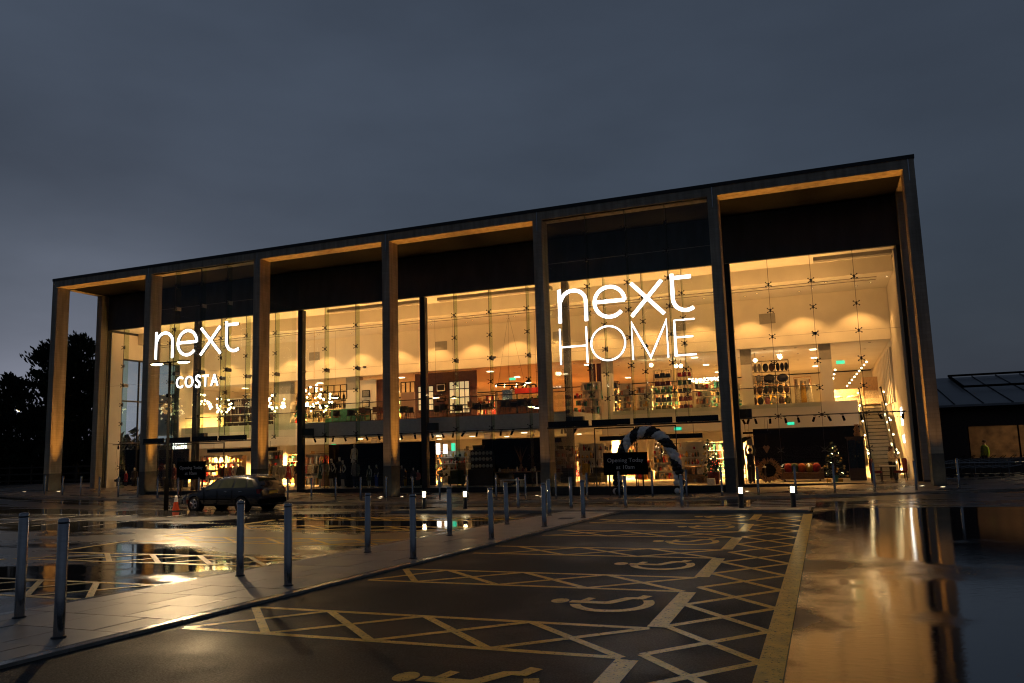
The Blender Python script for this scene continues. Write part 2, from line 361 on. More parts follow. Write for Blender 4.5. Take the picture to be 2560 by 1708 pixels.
# paved path with bollards
PLx = lambda y: 35.45 + (y+28.47)*.1539
PRx = lambda y: 38.36 + (y+30.59)*.1013
path = struct(MB().add([(PLx(-36)+.02,-36,.03),(PRx(-36)-.02,-36,.03),(PRx(-10.6)-.02,-10.6,.03),(PLx(-10.6)+.02,-10.6,.03)], [(0,1,2,3)]).build('paved_path', 'plinth_stone'))
def hexa(name, q4, z0, z1, mt, parent, sk=0.0):
    mb = MB(); mb.add([(x_,y_,z0) for x_,y_ in q4]+[(x_,y_,z1) for x_,y_ in q4], [(3,2,1,0),(4,5,6,7),(0,1,5,4),(1,2,6,5),(2,3,7,6),(3,0,4,7)])
    return mb.build(name, mt, parent)
y = -35.4; row = 0
g = .006
while y < -10.7:
    y1 = min(-10.62, y+.8)
    for side, f0 in ((0, PLx), (1, PRx)):
        s_ = 1 if side == 0 else -1
        q4 = [(f0(y+g), y+g), (f0(y+g)+s_*.16, y+g), (f0(y1-g)+s_*.16, y1-g), (f0(y1-g), y1-g)]
        if side: q4 = [q4[1], q4[0], q4[3], q4[2]]
        hexa('kerb_stone', q4, -.04, .046+random.uniform(-.003,.003), 'kerb', path)
    nn = 3; offs = 0 if row % 2 else .5
    cuts = [0, 1/3, 2/3, 1] if row % 2 else [0, 1/6, .5, 5/6, 1]
    for i in range(len(cuts)-1):
        def X(yy, u): return PLx(yy)+.166 + (PRx(yy)-PLx(yy)-.332)*u
        u0, u1 = cuts[i]+.003, cuts[i+1]-.003
        hexa('paving_slab', [(X(y+g,u0),y+g),(X(y+g,u1),y+g),(X(y1-g,u1),y1-g),(X(y1-g,u0),y1-g)], -.01, .048+random.uniform(-.003,.003), random.choice(['slab','slab','slab_dark']), path)
    y = y1; row += 1
cross = struct(MB().add([(31.6,-10.6,.08),(46.3,-10.6,.08),(46.3,-9.0,.08),(33.2,-9.0,.08)], [(0,1,2,3)]).build('crossing_strip', 'plinth_stone'))
x = 31.6
while x < 46.2:
    x1 = x+.915
    for (ya, yb, nm, mt) in ((-10.6,-10.46,'kerb_stone','kerb'),(-10.45,-9.83,'paving_slab','slab'),(-9.82,-9.15,'paving_slab','slab_dark'),(-9.14,-9.0,'kerb_stone','kerb')):
        if x < 33.2 and ya > -10: continue
        z = gz(x+.4, ya)
        hexa(nm, [(x+g,ya),(min(x1,46.3)-g,ya),(min(x1,46.3)-g,yb),(x+g,yb)], z-.02, z+.095+random.uniform(-.003,.003), mt, cross)
    x = x1

# ------------------------------------------------------------------ painted markings
def line(p, q, wd, mt, parent, z=.0065, name='painted_line'):
    p = Vector(p); q = Vector(q); d = (q-p).normalized(); n = Vector((-d.y, d.x))*wd/2
    L_ = (q-p).length; k = max(1, int(L_/2)); vs = []
    for i in range(k+1):
        c = p + (q-p)*i/k
        for s_ in (1,-1):
            c2 = c+n*s_; vs.append((c2.x, c2.y, gz(c2.x, c2.y)+z))
    return MB().add(vs, [(2*i, 2*i+1, 2*i+3, 2*i+2) for i in range(k)]).build(name, mt, parent)
YW = 'yellow_paint'
strips = [(-28.42,-27.02),(-24.5,-23.2),(-20.85,-19.62),(-17.35,-16.1),(-14.1,-12.95)]
def hatch(xa, xb, ya, yb, cell, parent, wd=.115, z0=.0065):
    line((xa,ya),(xb,ya),wd,YW,parent,z0); line((xa,yb),(xb,yb),wd,YW,parent,z0)
    x_ = xb
    while x_-cell*.6 > xa:
        a_ = max(xa, x_-cell)
        line((a_,yb),(x_,ya),wd,YW,parent,z0+.0015); line((a_,ya),(x_,yb),wd,YW,parent,z0+.003); x_ -= cell
for i, (ya, yb) in enumerate(strips):
    hatch(PRx((ya+yb)/2)+.2, 44.72, ya, yb, 1.52, bays)
line((46.22,-31),(46.22,-11.0),.26,YW,bays,.011)
ends = [(-34.6,-28.5),(-26.95,-24.55),(-23.15,-20.9),(-19.55,-17.4),(-16.05,-14.15),(-12.9,-11.2)]
for a_, b_ in ends: line((44.8,a_),(44.8,b_),.24,YW,bays,.011)
yy = -31.0
while yy < -12:
    c = 1.38
    line((44.9,yy),(46.1,yy+c),.115,YW,bays,.0065); line((44.9,yy+c),(46.1,yy),.115,YW,bays,.0085); yy += c
def symbol(cx, cy, parent):
    P = lambda u, v: (cx+u, cy+v)
    mb = MB(); z = .007
    def rib(pts, wd, zz):
        mb.ribbon([P(*p) for p in pts], wd, zz-.0008, zz, 'z')
    hd = [P(-.66+.13*math.cos(t*math.pi/8), .05+.17*math.sin(t*math.pi/8)) for t in range(16)]
    mb.add([(x_,y_,z) for x_,y_ in hd], [tuple(range(16))])
    rib([(-.5,.03),(.02,.03),(.10,.05)], .17, z+.001)
    rib([(-.32,.06),(-.26,.34)], .12, z+.002)
    rib([(.06,.02),(.28,.42),(.42,.44)], .16, z+.003)
    rib([(.42,.38),(.50,.66)], .15, z+.004)
    arc = [(.12+.52*math.cos(t), .02+.56*math.sin(t)) for t in [R(200)+R(190)*i/18 for i in range(19)]]
    rib(arc, .15, z+.005)
    return mb.build('wheelchair_symbol', YW, parent)
for cy in (-29.7,-25.62,-21.9,-18.3,-15.0,-12.0): symbol(43.5 if cy < -29 else 43.78, cy, bays)
# mirrored bays left of the path
for (ya, yb) in [(-27.12,-25.72),(-23.4,-22.2),(-19.9,-18.75),(-16.6,-15.5),(-13.6,-12.6)]:
    hatch(28.9, PLx((ya+yb)/2)-.15, ya, yb, 1.42, car_park, z0=.004)
for a_, b_ in [(-30,-27.2),(-25.6,-23.5),(-22.1,-20),(-18.7,-16.7),(-15.4,-13.7)]: line((28.75,a_),(28.75,b_),.2,YW,car_park,.008)
for i in range(9):
    x_ = 3+i*2.5
    line((x_,-16.5),(x_-.2,-11.6),.09,'white_road_paint',car_park,.008)
for yy in (-11.7,-5.2): line((-8,yy),(18.5,yy),.1,'white_road_paint',car_park if yy < -9 else road,.010)
for i in range(5): line((44.2,-8.3+i*.75),(46.4,-8.3+i*.75),.3,'white_road_paint',road,.012)
# drain covers in the wet ground
for (x_, y_) in [(20.2,-11.2),(22.6,-10.2),(39.3,-13.2)]:
    d = MB(); z = gz(x_, y_)+(.058 if x_ > 37 else .012)
    for k in range(5): d.box(x_-.22, y_-.22+k*.095, z-.03, x_+.22, y_-.22+k*.095+.06, z)
    tag(d.build('drain_cover', 'dark_metal'), {20.2:'slotted iron drain cover in the wet tarmac near the lamp post',22.6:'slotted iron drain cover in the wet tarmac beside the dark car',39.3:'slotted iron drain cover on the pale paved path'}[x_], 'drain cover')
# ------------------------------------------------------------------ the store
CX = [0, 8.06, 16.40, 25.04, 33.85, 42.58, 50.88]; CW, CD = .464, .915
ZT, ZU, ZP, YG, ZS = 14.29, 13.70, 1.52, 4.07, 11.30
F0, F1 = .15, 4.20
store = thing('store_building', 'long two-storey stone-framed store with lit glass front and six tall bays', 'building', (25, 0, 0))
for i, x in enumerate(CX):
    c = MB().box(x, 0, ZP, x+CW, CD, ZT-.17).build('stone_column', 'stone', store)
    MB().box(x-.004, -.004, -.5, x+CW+.004, CD+.004, ZP-.002).build('plinth', 'plinth_stone', c)
    MB().box(x+CW/2-.022, -.012, 13.15, x+CW/2+.022, -.002, ZT-.18).build('joint_strip', 'stainless', c)
    if i < 6:
        b = MB().box(x+CW, .004, ZU, CX[i+1], CD-.004, ZT-.17).build('stone_beam', 'stone', store)
MB().box(-.03, -.03, ZT-.168, CX[6]+CW+.03, CD+.03, ZT).build('coping', 'dark_metal', store)
for x in (CX[0], CX[6]):
    c = MB().box(x, 3.5, .3, x+CW, 4.42, ZT-.17).build('stone_column', 'stone', store)
    MB().box(x-.004, 3.496, -.5, x+CW+.004, 4.424, .298).build('plinth', 'plinth_stone', c)
    MB().box(x+.004, CD+.001, ZU+.002, x+CW-.004, 3.499, ZT-.172).build('side_beam', 'stone', store)
MB().box(CW+.01, CD+.005, ZU+.03, CX[6]-.01, YG-.01, ZU+.16).build('soffit', 'soffit_black', store)
MB().box(-.03, CD+.035, ZT-.16, CX[6]+CW+.03, 33, ZT-.01).build('roof', 'dark_metal', store)
edges = [CW]+[x+CW/2 for x in CX[1:6]]+[CX[6]]
for i in range(6):
    MB().box(edges[i]+.003, YG, ZS, edges[i+1]-.003, YG+.2, ZU+.028).build('spandrel_panel', 'cladding', store)
for i, x in enumerate(CX[1:6]):
    p = MB().box(x+CW/2-.17, YG+.10, .0, x+CW/2+.17, YG+.45, ZS-.004).build('steel_post', 'dark_metal', store)
    MB().box(x+CW/2+.175, YG+.2, 3.35, x+CW/2+.75, YG+.55, 3.85).build('bracket', 'dark_metal', p)
# outer walls
MB().box(-.0+.02, 33.0, -.3, 51.32, 33.25, ZT-.2).build('rear_wall', 'cladding', store)
MB().box(50.9, 4.43, -.3, 51.3, 32.99, ZT-.2).build('side_wall', 'cladding', store)
sw = MB().box(.03, 4.43, -.3, .5, 5.4, ZT-.2).box(.03, 5.4, 9.4, .5, 10.8, ZT-.2).box(.03, 10.8, -.3, .5, 32.99, ZT-.2).box(.03, 5.4, -.3, .5, 10.8, .2).build('side_wall', 'cladding', store)
MB().box(.2, 5.41, .21, .215, 10.79, 9.39).build('glass_pane', G1, sw)
for z in (3.4, 6.4): MB().box(.16, 5.4, z, .3, 10.8, z+.1).build('transom', 'dark_metal', sw)
for y in (7.1, 8.9): MB().box(.17, y, .2, .29, y+.06, 9.4).build('mullion', 'dark_metal', sw)
# inner skins
wl = MB().box(.505, 4.3, .15, .6, 5.35, 11.2).box(.505, 5.36, 9.45, .6, 10.8, 11.2).box(.505, 10.81, .15, .6, 32.8, 11.2).build('inner_wall', 'white_wall', store)
wr = MB().box(50.72, 4.75, .15, 50.88, 32.8, 11.2).build('inner_wall', 'white_wall', store)
MB().box(.61, 32.3, .15, 50.7, 32.6, 7.6).build('inner_wall', 'white_wall', store)
# floors
MB().box(.62, YG+.15, -.3, 50.7, 32.25, F0).build('ground_floor', 'pale_floor', store)
for a_, b_ in ((1, 2), (4, 5)): MB().box(CX[a_]+CW+.01, .32, -.3, CX[b_]-.01, YG+.14, F0-.004).build('ground_floor', 'pale_floor', store)
def slab(x0, x1, y0, y1, mt, edge):
    s_ = MB().box(x0, y0+.02, 3.32, x1, y1, F1-.02).build('first_floor_slab', edge, store)
    MB().box(x0, y0, F1-.018, x1, y1, F1).build('floor_finish', mt, s_)
    MB().box(x0, y0+.04, 3.27, x1, y1, 3.318).build('lower_ceiling', 'ceiling_white', s_)
slab(16.35, 34.0, 4.95, 32.2, 'wood_floor', 'slab_edge')
slab(.62, 16.34, 11.3, 32.2, 'pale_floor', 'white_wall')
slab(34.01, 48.7, 11.3, 32.2, 'pale_floor', 'white_wall')
slab(48.71, 50.7, 15.4, 32.2, 'pale_floor', 'white_wall')
# low white upstand walls along the set-back floor edge
for x0, x1 in ((.62, 16.3), (34.05, 48.7)):
    MB().box(x0, 11.05, 2.95, x1, 11.29, 4.55 if x0 < 1 else 4.34).build('upstand_wall', 'white_wall', store)
# upper ceilings and the washed bulkhead
MB().box(.62, YG+.2, ZS+.06, 50.7, 6.6, ZS+.2).build('upper_ceiling', 'ceiling_white', store)
MB().box(.62, 6.6, 10.55, 50.7, 6.78, ZS+.2).build('downstand', 'white_wall', store)
MB().box(.62, 6.785, 10.56, 50.7, 11.28, 10.7).build('upper_ceiling', 'ceiling_white', store)
MB().box(.62, 11.3, 7.67, 50.7, 11.46, 10.7).build('bulkhead_wall', 'white_wall', store)
MB().box(.62, 11.47, 7.68, 50.7, 32.2, 7.8).build('lower_ceiling', 'ceiling_white', store)
for x0, x1 in ((18, 24.6), (25.8, 33), (47.0, 50.6)):
    MB().box(x0, 5.1, ZS-.13, x1, 5.5, ZS+.058).build('air_grille', 'grey_paint', store)
for x in (12.2, 22.5, 31, 38.6, 43.8):
    MB().box(x, 11.27, 9.05, x+.9, 11.298, 9.65).build('air_grille', 'grey_paint', store)
for y in (7.6, 8.4): MB().box(1, y, 10.52, 50, y+.04, 10.556).build('light_track', 'grey_paint', store)
# white piers carrying the upper front of the right-hand bays
for x0, x1 in ((8.9, 10.4), (15.2, 16.3), (34.05, 34.7), (42.55, 43.15), (46.9, 47.55)):
    p = MB().box(x0, 11.5, F1, x1, 12.0, 7.66).build('inner_pier', 'white_wall', store)
    MB().box(x0-.004, 11.49, 6.75, x1+.004, 12.004, 7.655).build('pier_cap', 'grey_paint', p)
for x in (8, 16, 25, 34, 42, 47):
    for y in (13.5, 22): MB().box(x, y, F0, x+.5, y+.5, 3.26).build('inner_pier', 'white_wall', store)

# glazing
JR = [[.5,1.99,4.05,6.1,8.1],[8.5,10.45,12.5,14.79,16.42],[16.84,18.54,20.76,22.95,25.06],[25.48,27.39,29.59,31.88,33.88],[34.3,36.3,38.4,40.5,42.6],[43.02,44.82,46.82,48.77,50.71]]
RZ = [.17, 3.40, 7.36, ZS]
def pane(x0, x1, z0, z1, y0, mt=G1): return MB().box(x0+.006, y0, z0+.006, x1-.006, y0+.014, z1-.006).build('glass_pane', mt, store)
sp = MB()
for sx in (-1, 1):
    for sz in (-1, 1):
        sp.tube([(0,.02,0),(sx*.13,-.02,sz*.10)], .016, 5); sp.tube([(sx*.13,-.035,sz*.10),(sx*.13,.0,sz*.10)], .034, 7)
sp.cbox((0,.05,0), .07, .12, .16)
SPM = sp.mesh('spider_fitting', 'dark_metal')
fp = MB().box(-.02,.04,-.11,.02,.5,.11).mesh('fin_plate', 'grey_paint')
def spider(x, y, z, plate=False):
    o = link('spider_fitting', SPM, store, Vector((x, y, z))-wloc(store))
    if plate: link('fin_plate', fp, o)
for bi, xs in enumerate(JR):
    for i in range(4):
        for j in range(3):
            if bi in (1, 4) and j == 0: continue
            pane(xs[i], xs[i+1], RZ[j], RZ[j+1], YG)
    for x in xs[1:4]:
        z0 = 3.4 if bi in (1, 4) else .17
        MB().box(x-.009, YG-.003, z0, x+.009, YG+.03, ZS).build('glazing_joint', 'dark_metal', store)
        if bi < 5: MB().box(x-.012, YG+.04, z0, x+.012, YG+.44, ZS).build('glass_fin', G2, store)
        for z in (10.0, 8.68, 7.36, 6.02, 4.71, 3.42, 1.76):
            if z > z0: spider(x, YG, z, bi < 5 and z == 7.36)
    for z in (3.40, 7.36): MB().box(xs[0], YG-.002, z-.005, xs[4], YG+.02, z+.005).build('glazing_joint', 'grey_paint', store)
    if bi not in (1, 4): MB().box(xs[0]-.1, YG-.06, -.5, xs[4]+.1, YG+.09, .165).build('kick_plate', 'dark_metal', store)
for x0, x1 in ((.464, .5), (50.71, 50.88)):
    MB().box(x0, YG-.02, -.3, x1, YG+.2, ZS).build('glazing_frame', 'dark_metal', store)
MB().box(50.60, YG+.25, .15, 50.715, 4.74, 11.2).build('inner_wall', 'white_wall', store)
# forward glass boxes of the two entrance bays
FJ = {1: [8.54, 10.29, 12.28, 14.27, 16.38], 4: [34.33, 36.52, 38.53, 40.5, 42.56]}
FZ = [.33, 3.16, 7.36, 11.4, 13.66]
for bi, xs in FJ.items():
    for i in range(4):
        for j in range(4):
            if j == 0 and i in (1, 2): continue
            pane(xs[i], xs[i+1], FZ[j], FZ[j+1], .22)
    # sliding entrance doors
    for i in (1, 2):
        d = MB().box(xs[i]+.02, .24, .2, xs[i]+.06, .3, 3.1).box(xs[i+1]-.06, .24, .2, xs[i+1]-.02, .3, 3.1).box(xs[i]+.06, .24, 3.04, xs[i+1]-.06, .3, 3.1).box(xs[i]+.06, .24, .2, xs[i+1]-.06, .3, .32).build('entrance_door', 'dark_metal', store)
        MB().box(xs[i]+.06, .262, .32, xs[i+1]-.06, .276, 3.04).build('glass_pane', G1, d)
    for x in xs[1:4]:
        MB().box(x-.009, .217, 3.5, x+.009, .25, 13.66).build('glazing_joint', 'dark_metal', store)
        MB().box(x-.012, .26, 3.5, x+.012, .66, 13.66).build('glass_fin', G2, store)
        for z in (12.75, 11.4, 10.06, 8.7, 7.36, 6.0, 4.7): spider(x, .22, z, z in (11.4, 7.36) and bi == 1)
    for z in (7.36, 11.4): MB().box(xs[0], .219, z-.005, xs[4], .24, z+.005).build('glazing_joint', 'grey_paint', store)
    MB().box(xs[0], .16, 13.665, xs[4], .30, 13.698).build('glazing_frame', 'dark_metal', store)
    MB().box(xs[0]-.01, .14, -.5, xs[4]+.01, .315, .325).build('kick_plate', 'dark_metal', store)
    cn = MB().box(xs[0]+.01, -.25, 3.13, xs[4]-.01, .215, 3.2).build('entrance_canopy', 'dark_metal', store)
    for i in range(4): MB().box(xs[i]+.08, -.30, 3.205, xs[i+1]-.08, -.24, 3.47).build('canopy_panel', 'black_gloss', cn)
    for x in (xs[0]-.012, xs[4]+.012):
        for j in range(4): MB().box(x-.007, .93, FZ[j]+.006, x+.007, YG-.02, FZ[j+1]-.006).build('glass_pane', G1, store)
# balustrades of the first floor
def balustrade(x0, x1, y, nm='glass_balustrade'):
    b = MB().tube([(x0, y, F1+1.1), (x1, y, F1+1.1)], .028, 8).build('handrail', 'dark_metal', store)
    n = max(1, round((x1-x0)/2.2)); w_ = (x1-x0)/n
    for i in range(n): MB().box(x0+i*w_+.02, y-.006, F1-.1, x0+(i+1)*w_-.02, y+.006, F1+1.05).build('balustrade_panel', G3, b)
balustrade(16.7, 33.9, 5.02); balustrade(34.8, 46.8, 11.0); balustrade(1, 15.9, 11.0)

# interior light fittings (real lamps in small ceiling fittings)
dl = MB().lathe([(.09,0),(.075,-.02),(.055,-.004)], 12).mesh('downlight_rim', 'grey_paint')
de = MB().lathe([(.056,-.006),(.0005,-.006)], 12).mesh('lens', 'downlight_emit')
def downlight(x, y, z):
    o = link('downlight', dl, store, Vector((x, y, z))-wloc(store)); link('lens', de, o); return o
k = 0
for i in range(17):
    x = 1.9+2.95*i
    o = downlight(x, 9.9, 10.555)
    lamp('spot', 'SPOT', (x, 9.9, 10.53), 540, WARM, o, (0, .03, -1), spot_size=R(98), spot_blend=.4, shadow_soft_size=.05)
    downlight(x+1.4, 7.9, 10.555); downlight(x+.7, 9.3, 10.555)
for i in range(7):
    for j, y in enumerate((14.2, 19.5, 26)):
        x = 4+7.1*i
        o = MB().cbox((x, y, 7.655), .36, .36, .03).build('linear_light', 'downlight_emit', store)
        lamp('panel', 'AREA', (x, y, 7.62), 3000 if j == 0 else 2500, WARM, o, (0,0,-1), shape='RECTANGLE', spread=R(126), size=.34, size_y=.34)
for i in range(8):
    for j, y in enumerate((12.4, 18, 25)):
        x = 3.2+6.3*i
        o = MB().cbox((x, y, 3.25), .3, .3, .03).build('linear_light', 'downlight_emit', store)
        lamp('panel', 'AREA', (x, y, 3.21), 2200, WARM, o, (0,0,-1), shape='RECTANGLE', spread=R(126), size=.28, size_y=.28)
for i in range(26):
    for y in (5.6, 12.0, 14.6, 17.2):
        if not (16 < .9+1.95*i < 34) and y < 11: continue
        downlight(.9+1.95*i+random.uniform(-.3,.3), y+random.uniform(-.2,.2), 3.268)
    for y in (12.6, 16.2, 20.5): downlight(.9+1.95*i+random.uniform(-.3,.3), y+random.uniform(-.3,.3), 7.676)
# uplighters added behind the glass to brighten the high ceiling, not known fittings
for x in (4.3, 8.29, 12.4, 16.63, 21, 25.27, 29.6, 34.08, 38.4, 42.81, 46.8):
    o = MB().lathe([(.09,-.12),(.10,0),(.085,.0)], 12, (x, YG+.62, 7.5)).build('added_uplight', 'grey_paint', store)
    MB().lathe([(.08,-.004),(.0005,-.004)], 12, (x, YG+.62, 7.5)).build('lens', 'downlight_emit', o)
    lamp('up', 'SPOT', (x, YG+.62, 7.52), 650, WARM, o, (0, .55, 1), spot_size=R(150), spot_blend=.7, shadow_soft_size=.06)
# in-ground uplighters beside the columns
upr = MB().lathe([(.15,0),(.15,.012),(.11,.014),(.11,.006)], 14).mesh('rim', 'stainless')
upe = MB().lathe([(.11,.007),(.0005,.007)], 14).mesh('lens', 'warm_emit')
names = ['leftmost','second','third','fourth','fifth','sixth','rightmost']
for i, x in enumerate(CX):
    pos = ([(x+CW+.40, .42, 1)] if i < 6 else []) + ([(x-.40, .42, -1)] if i > 0 else []) + ([(x+CW/2, -.75, 0)] if i in (3, 4, 6) else [])
    for n_, (ux, uy, sd_) in enumerate(pos):
        z = gz(ux, uy)+.062
        t = thing('ground_uplight', 'round lit ground uplighter %s the %s stone column of the store' % ({1:'right of',-1:'left of',0:'in front of'}[sd_], names[i]), 'uplight', (ux, uy, z), 'ground uplighters at the columns')
        link('rim', upr, t); link('lens', upe, t)
        if sd_:
            lamp('up', 'SPOT', (ux, uy, z+.03), 6200, WARM2, t, (sd_*.05, -.012, 1), spot_size=R(30), spot_blend=.95, shadow_soft_size=.06)
        else:
            lamp('up', 'SPOT', (ux, uy, z+.03), 160, WARM, t, (0, .10, 1), spot_size=R(40), spot_blend=.8, shadow_soft_size=.06)
    if i == 0:
        t = thing('ground_uplight', 'round lit ground uplighter in the dark gap left of the corner column', 'uplight', (-.5, -.9, gz(-.5,-.9)+.062), 'ground uplighters at the columns')
        link('rim', upr, t); link('lens', upe, t)

# ------------------------------------------------------------------ lettering
def letters(root, strokes, wd, x0, z0, sx, y=-.36):
    for nm, paths in strokes:
        mb = MB(); ms = MB()
        for q_ in paths:
            pts = [(x0+u*sx, z0+v) for u, v in q_]
            ms.ribbon(pts, wd*.98, y, y+.12, 'y'); mb.ribbon(pts, wd, y-.02, y-.004, 'y')
        o = mb.build('letter', 'white_emit', root); ms.build('letter_side', 'sign_side', o)
def arc(cx, cy, rx, ry, a0, a1, n=20): return [(cx+rx*math.cos(R(a0+(a1-a0)*i/n)), cy+ry*math.sin(R(a0+(a1-a0)*i/n))) for i in range(n+1)]
NX = [('n', [[(.1,0),(.1,1.66)], [(.1,1.0)]+arc(.80,1.0,.63,.56,165,0,16)+[(1.43,0)]]),
      ('e', [[(1.86,.86),(3.36,.86)], arc(2.61,.83,.745,.73,2,318,34)]),
      ('x', [[(3.66,0.02),(5.14,1.62)], [(3.68,1.62),(5.2,.02)]]),
      ('t', [[(5.63,1.86),(5.63,.75)]+arc(6.22,.68,.59,.58,180,305,14), [(5.63,1.66),(6.5,1.66)]])]
HM = [('H', [[(.06,0),(.06,1.76)], [(1.4,0),(1.4,1.76)], [(.12,.85),(1.36,.85)]]),
      ('O', [arc(2.45,.88,.83,.82,0,360,40)]),
      ('M', [[(3.62,0),(3.62,1.74),(4.46,.06),(5.27,1.74),(5.27,0)]]),
      ('E', [[(6.55,.06),(5.63,.06),(5.63,1.7),(6.55,1.7)], [(5.68,.9),(6.45,.9)]])]
t = thing('store_sign', 'glowing white lowercase next sign above the HOME sign on the right', 'sign', (38.4, -.36, 8.2), 'glowing next signs'); letters(t, NX, .165, 35.15, 8.24, 1)
t = thing('store_sign', 'glowing thin white HOME sign under the larger next lettering', 'sign', (38.4, -.36, 6.2)); letters(t, HM, .07, 35.15, 6.2, 1)
t = thing('store_sign', 'glowing white lowercase next sign above COSTA in the left entrance bay', 'sign', (12.6, -.36, 8.2), 'glowing next signs'); letters(t, NX, .155, 9.38, 8.24, .965)
t = thing('cafe_sign', 'glowing bold white COSTA lettering below the left next sign', 'sign', (12.7, -.36, 6.4))
mat('white_emit2', (1,1,1), .5, emit=(1,.97,.94), es=3.5)
for i, (ch, x) in enumerate(zip('COSTA', (11.36, 12.08, 12.74, 13.30, 13.97))):
    me = text_mesh(ch, .96 if ch != 'S' else 1.1, .015, offset=.008); me.materials.clear(); me.materials.append(MATS['white_emit2'])
    o = link('letter', me, t, Vector((x, -.34, 6.40 - (.06 if ch == 'S' else 0)))-wloc(t)); o.rotation_euler = (R(90),0,0); o.scale = (.86,1,1)
    me2 = text_mesh(ch, .96 if ch != 'S' else 1.1, .05, offset=.006); me2.materials.clear(); me2.materials.append(MATS['sign_side'])
    s_ = link('letter_side', me2, o, (0,0,-.07))
# ------------------------------------------------------------------ bollards
def bollard_proto(h, r=.058):
    t = thing('steel_bollard', '', 'bollard', (0,0,0))
    MB().lathe([(r,0),(r,h-.012),(r-.012,h),(.0005,h+.004)], 20).build('tube', 'stainless', t)
    MB().lathe([(r+.004,h-.05),(r+.004,h-.035)], 20).build('band', 'dark_metal', t)
    MB().lathe([(r+.02,.0),(r+.02,.012),(r,.02)], 20).build('base_collar', 'dark_metal', t)
    return t
def ordn(i): return ORD[i] if i < 20 else ('twenty-'+ORD[i-20])
pathb = [(36.06,-28.64,1.46),(37.81,-29.43,1.46),(36.68,-24.79,1.36),(38.31,-25.53,1.36),(37.3,-21.4,1.29),(38.84,-22.14,1.3),(37.67,-18.03,1.24),(39.12,-18.69,1.24),(38.07,-15.05,1.2),(39.42,-15.61,1.2),(38.39,-12.14,1.15),(39.76,-12.93,1.15)]
bp_ = bollard_proto(1.2)
firstb = True
for i, (x, y, h) in enumerate(pathb):
    side = 'left' if i % 2 == 0 else 'right'
    lab = 'brushed steel bollard on the pale path, %s from the camera in the %s row' % (ordn(i//2), side)
    if i == 0: o = bp_; o.location = (x, y, .045); o['label'] = lab; o['group'] = 'steel bollards along the path'
    else: o = dup(bp_, (x, y, .045), 0, lab, group='steel bollards along the path')
    o.scale = (1.15, 1.15, h/1.2); o.rotation_euler = (random.uniform(-.008,.008), random.uniform(-.008,.008), random.random()*6)
for i, (x, y) in enumerate([(36.34,-9.63),(38.37,-9.7),(40.28,-9.5),(42.2,-9.35)]):
    o = dup(bp_, (x, y, gz(x,y)+.085), 0, 'brushed steel bollard on the far cross path, %s of four from the left' % ORD[i], group='steel bollards on the cross path'); o.scale = (1,1,1.12/1.2)
xs = [2.98+1.47*i for i in range(34)]
k = 0
for i, x in enumerate(xs):
    o = dup(bp_, (x, -2.2, gz(x,-2.2)+.06), 0, 'slim steel bollard on the store pavement, %s from the left corner column' % (ordn(i) if i < 29 else 'thirtieth thirty-first thirty-second thirty-third thirty-fourth'.split()[i-29]), group='steel bollards along the store front'); o.scale = (.8,.8,.95)
# lit bollards
lb = thing('lit_bollard', '', 'bollard', (0,0,0))
MB().lathe([(.085,0),(.085,.46),(.0005,.46)], 18).build('post', 'dark_metal', lb)
MB().lathe([(.055,.462),(.062,.50),(.062,.63),(.055,.655)], 18).build('lamp_core', 'bulb', lb)
MB().lathe([(.10,.462),(.10,.66)], 18).build('lens', G3, lb)
MB().lathe([(.105,.66),(.105,.70),(.0005,.72)], 18).build('cap', 'dark_metal', lb)
for i, (x, y) in enumerate([(32.6,-9.8),(34.3,-9.8),(44.16,-9.55),(45.77,-9.4)]):
    lab = ['short dark bollard with glowing head, leftmost of the four lit ones','short dark bollard with glowing head, second lit one from the left','short dark bollard with glowing head in front of the right wide column','short dark bollard with glowing head nearest the dark access lane'][i]
    z = gz(x,y)+.09
    if i == 0: o = lb; o.location = (x,y,z); o['label'] = lab; o['group'] = 'lit bollards'
    else: o = dup(lb, (x,y,z), 0, lab, group='lit bollards')
    lamp('glow', 'POINT', (x, y, z+.565), 14, (1,.62,.3), o, shadow_soft_size=.07)

# ------------------------------------------------------------------ street lamp
lx, ly = 19.42, -9.23; lz = gz(lx, ly)
t = thing('street_lamp', 'tall black lamp post with two lit heads beside the traffic cone', 'street lamp', (lx, ly, lz))
MB().lathe([(.10,0),(.10,1.3),(.06,1.4),(.05,6.6),(.0005,6.62)], 14, (lx,ly,lz)).build('pole', 'black', t)
arm = MB().tube([(lx-.55,ly,lz+6.62),(lx+.55,ly,lz+6.62)], .03, 8).build('arm', 'black', t)
for s_ in (-1, 1):
    hx = lx+s_*.78
    hd = MB().lathe([(.0005,.10),(.22,.07),(.30,.02),(.30,0)], 16, (hx,ly,lz+6.58), sx=1.25, sy=.8).build('lamp_head', 'black', t)
    MB().lathe([(.26,-.002),(.18,-.05),(.0005,-.07)], 16, (hx,ly,lz+6.58), sx=1.25, sy=.8).build('lens', 'bulb', hd)
    lamp('glow', 'SPOT', (hx, ly, lz+6.45), 3000 if s_ > 0 else 2600, (1,.68,.34), hd, (s_*.6,-.62,-1), spot_size=R(140), spot_blend=.75, shadow_soft_size=.12)
MB().cbox((lx+.05, ly-.1, lz+5.1), .14, .12, .16).build('sensor_box', 'black', t)

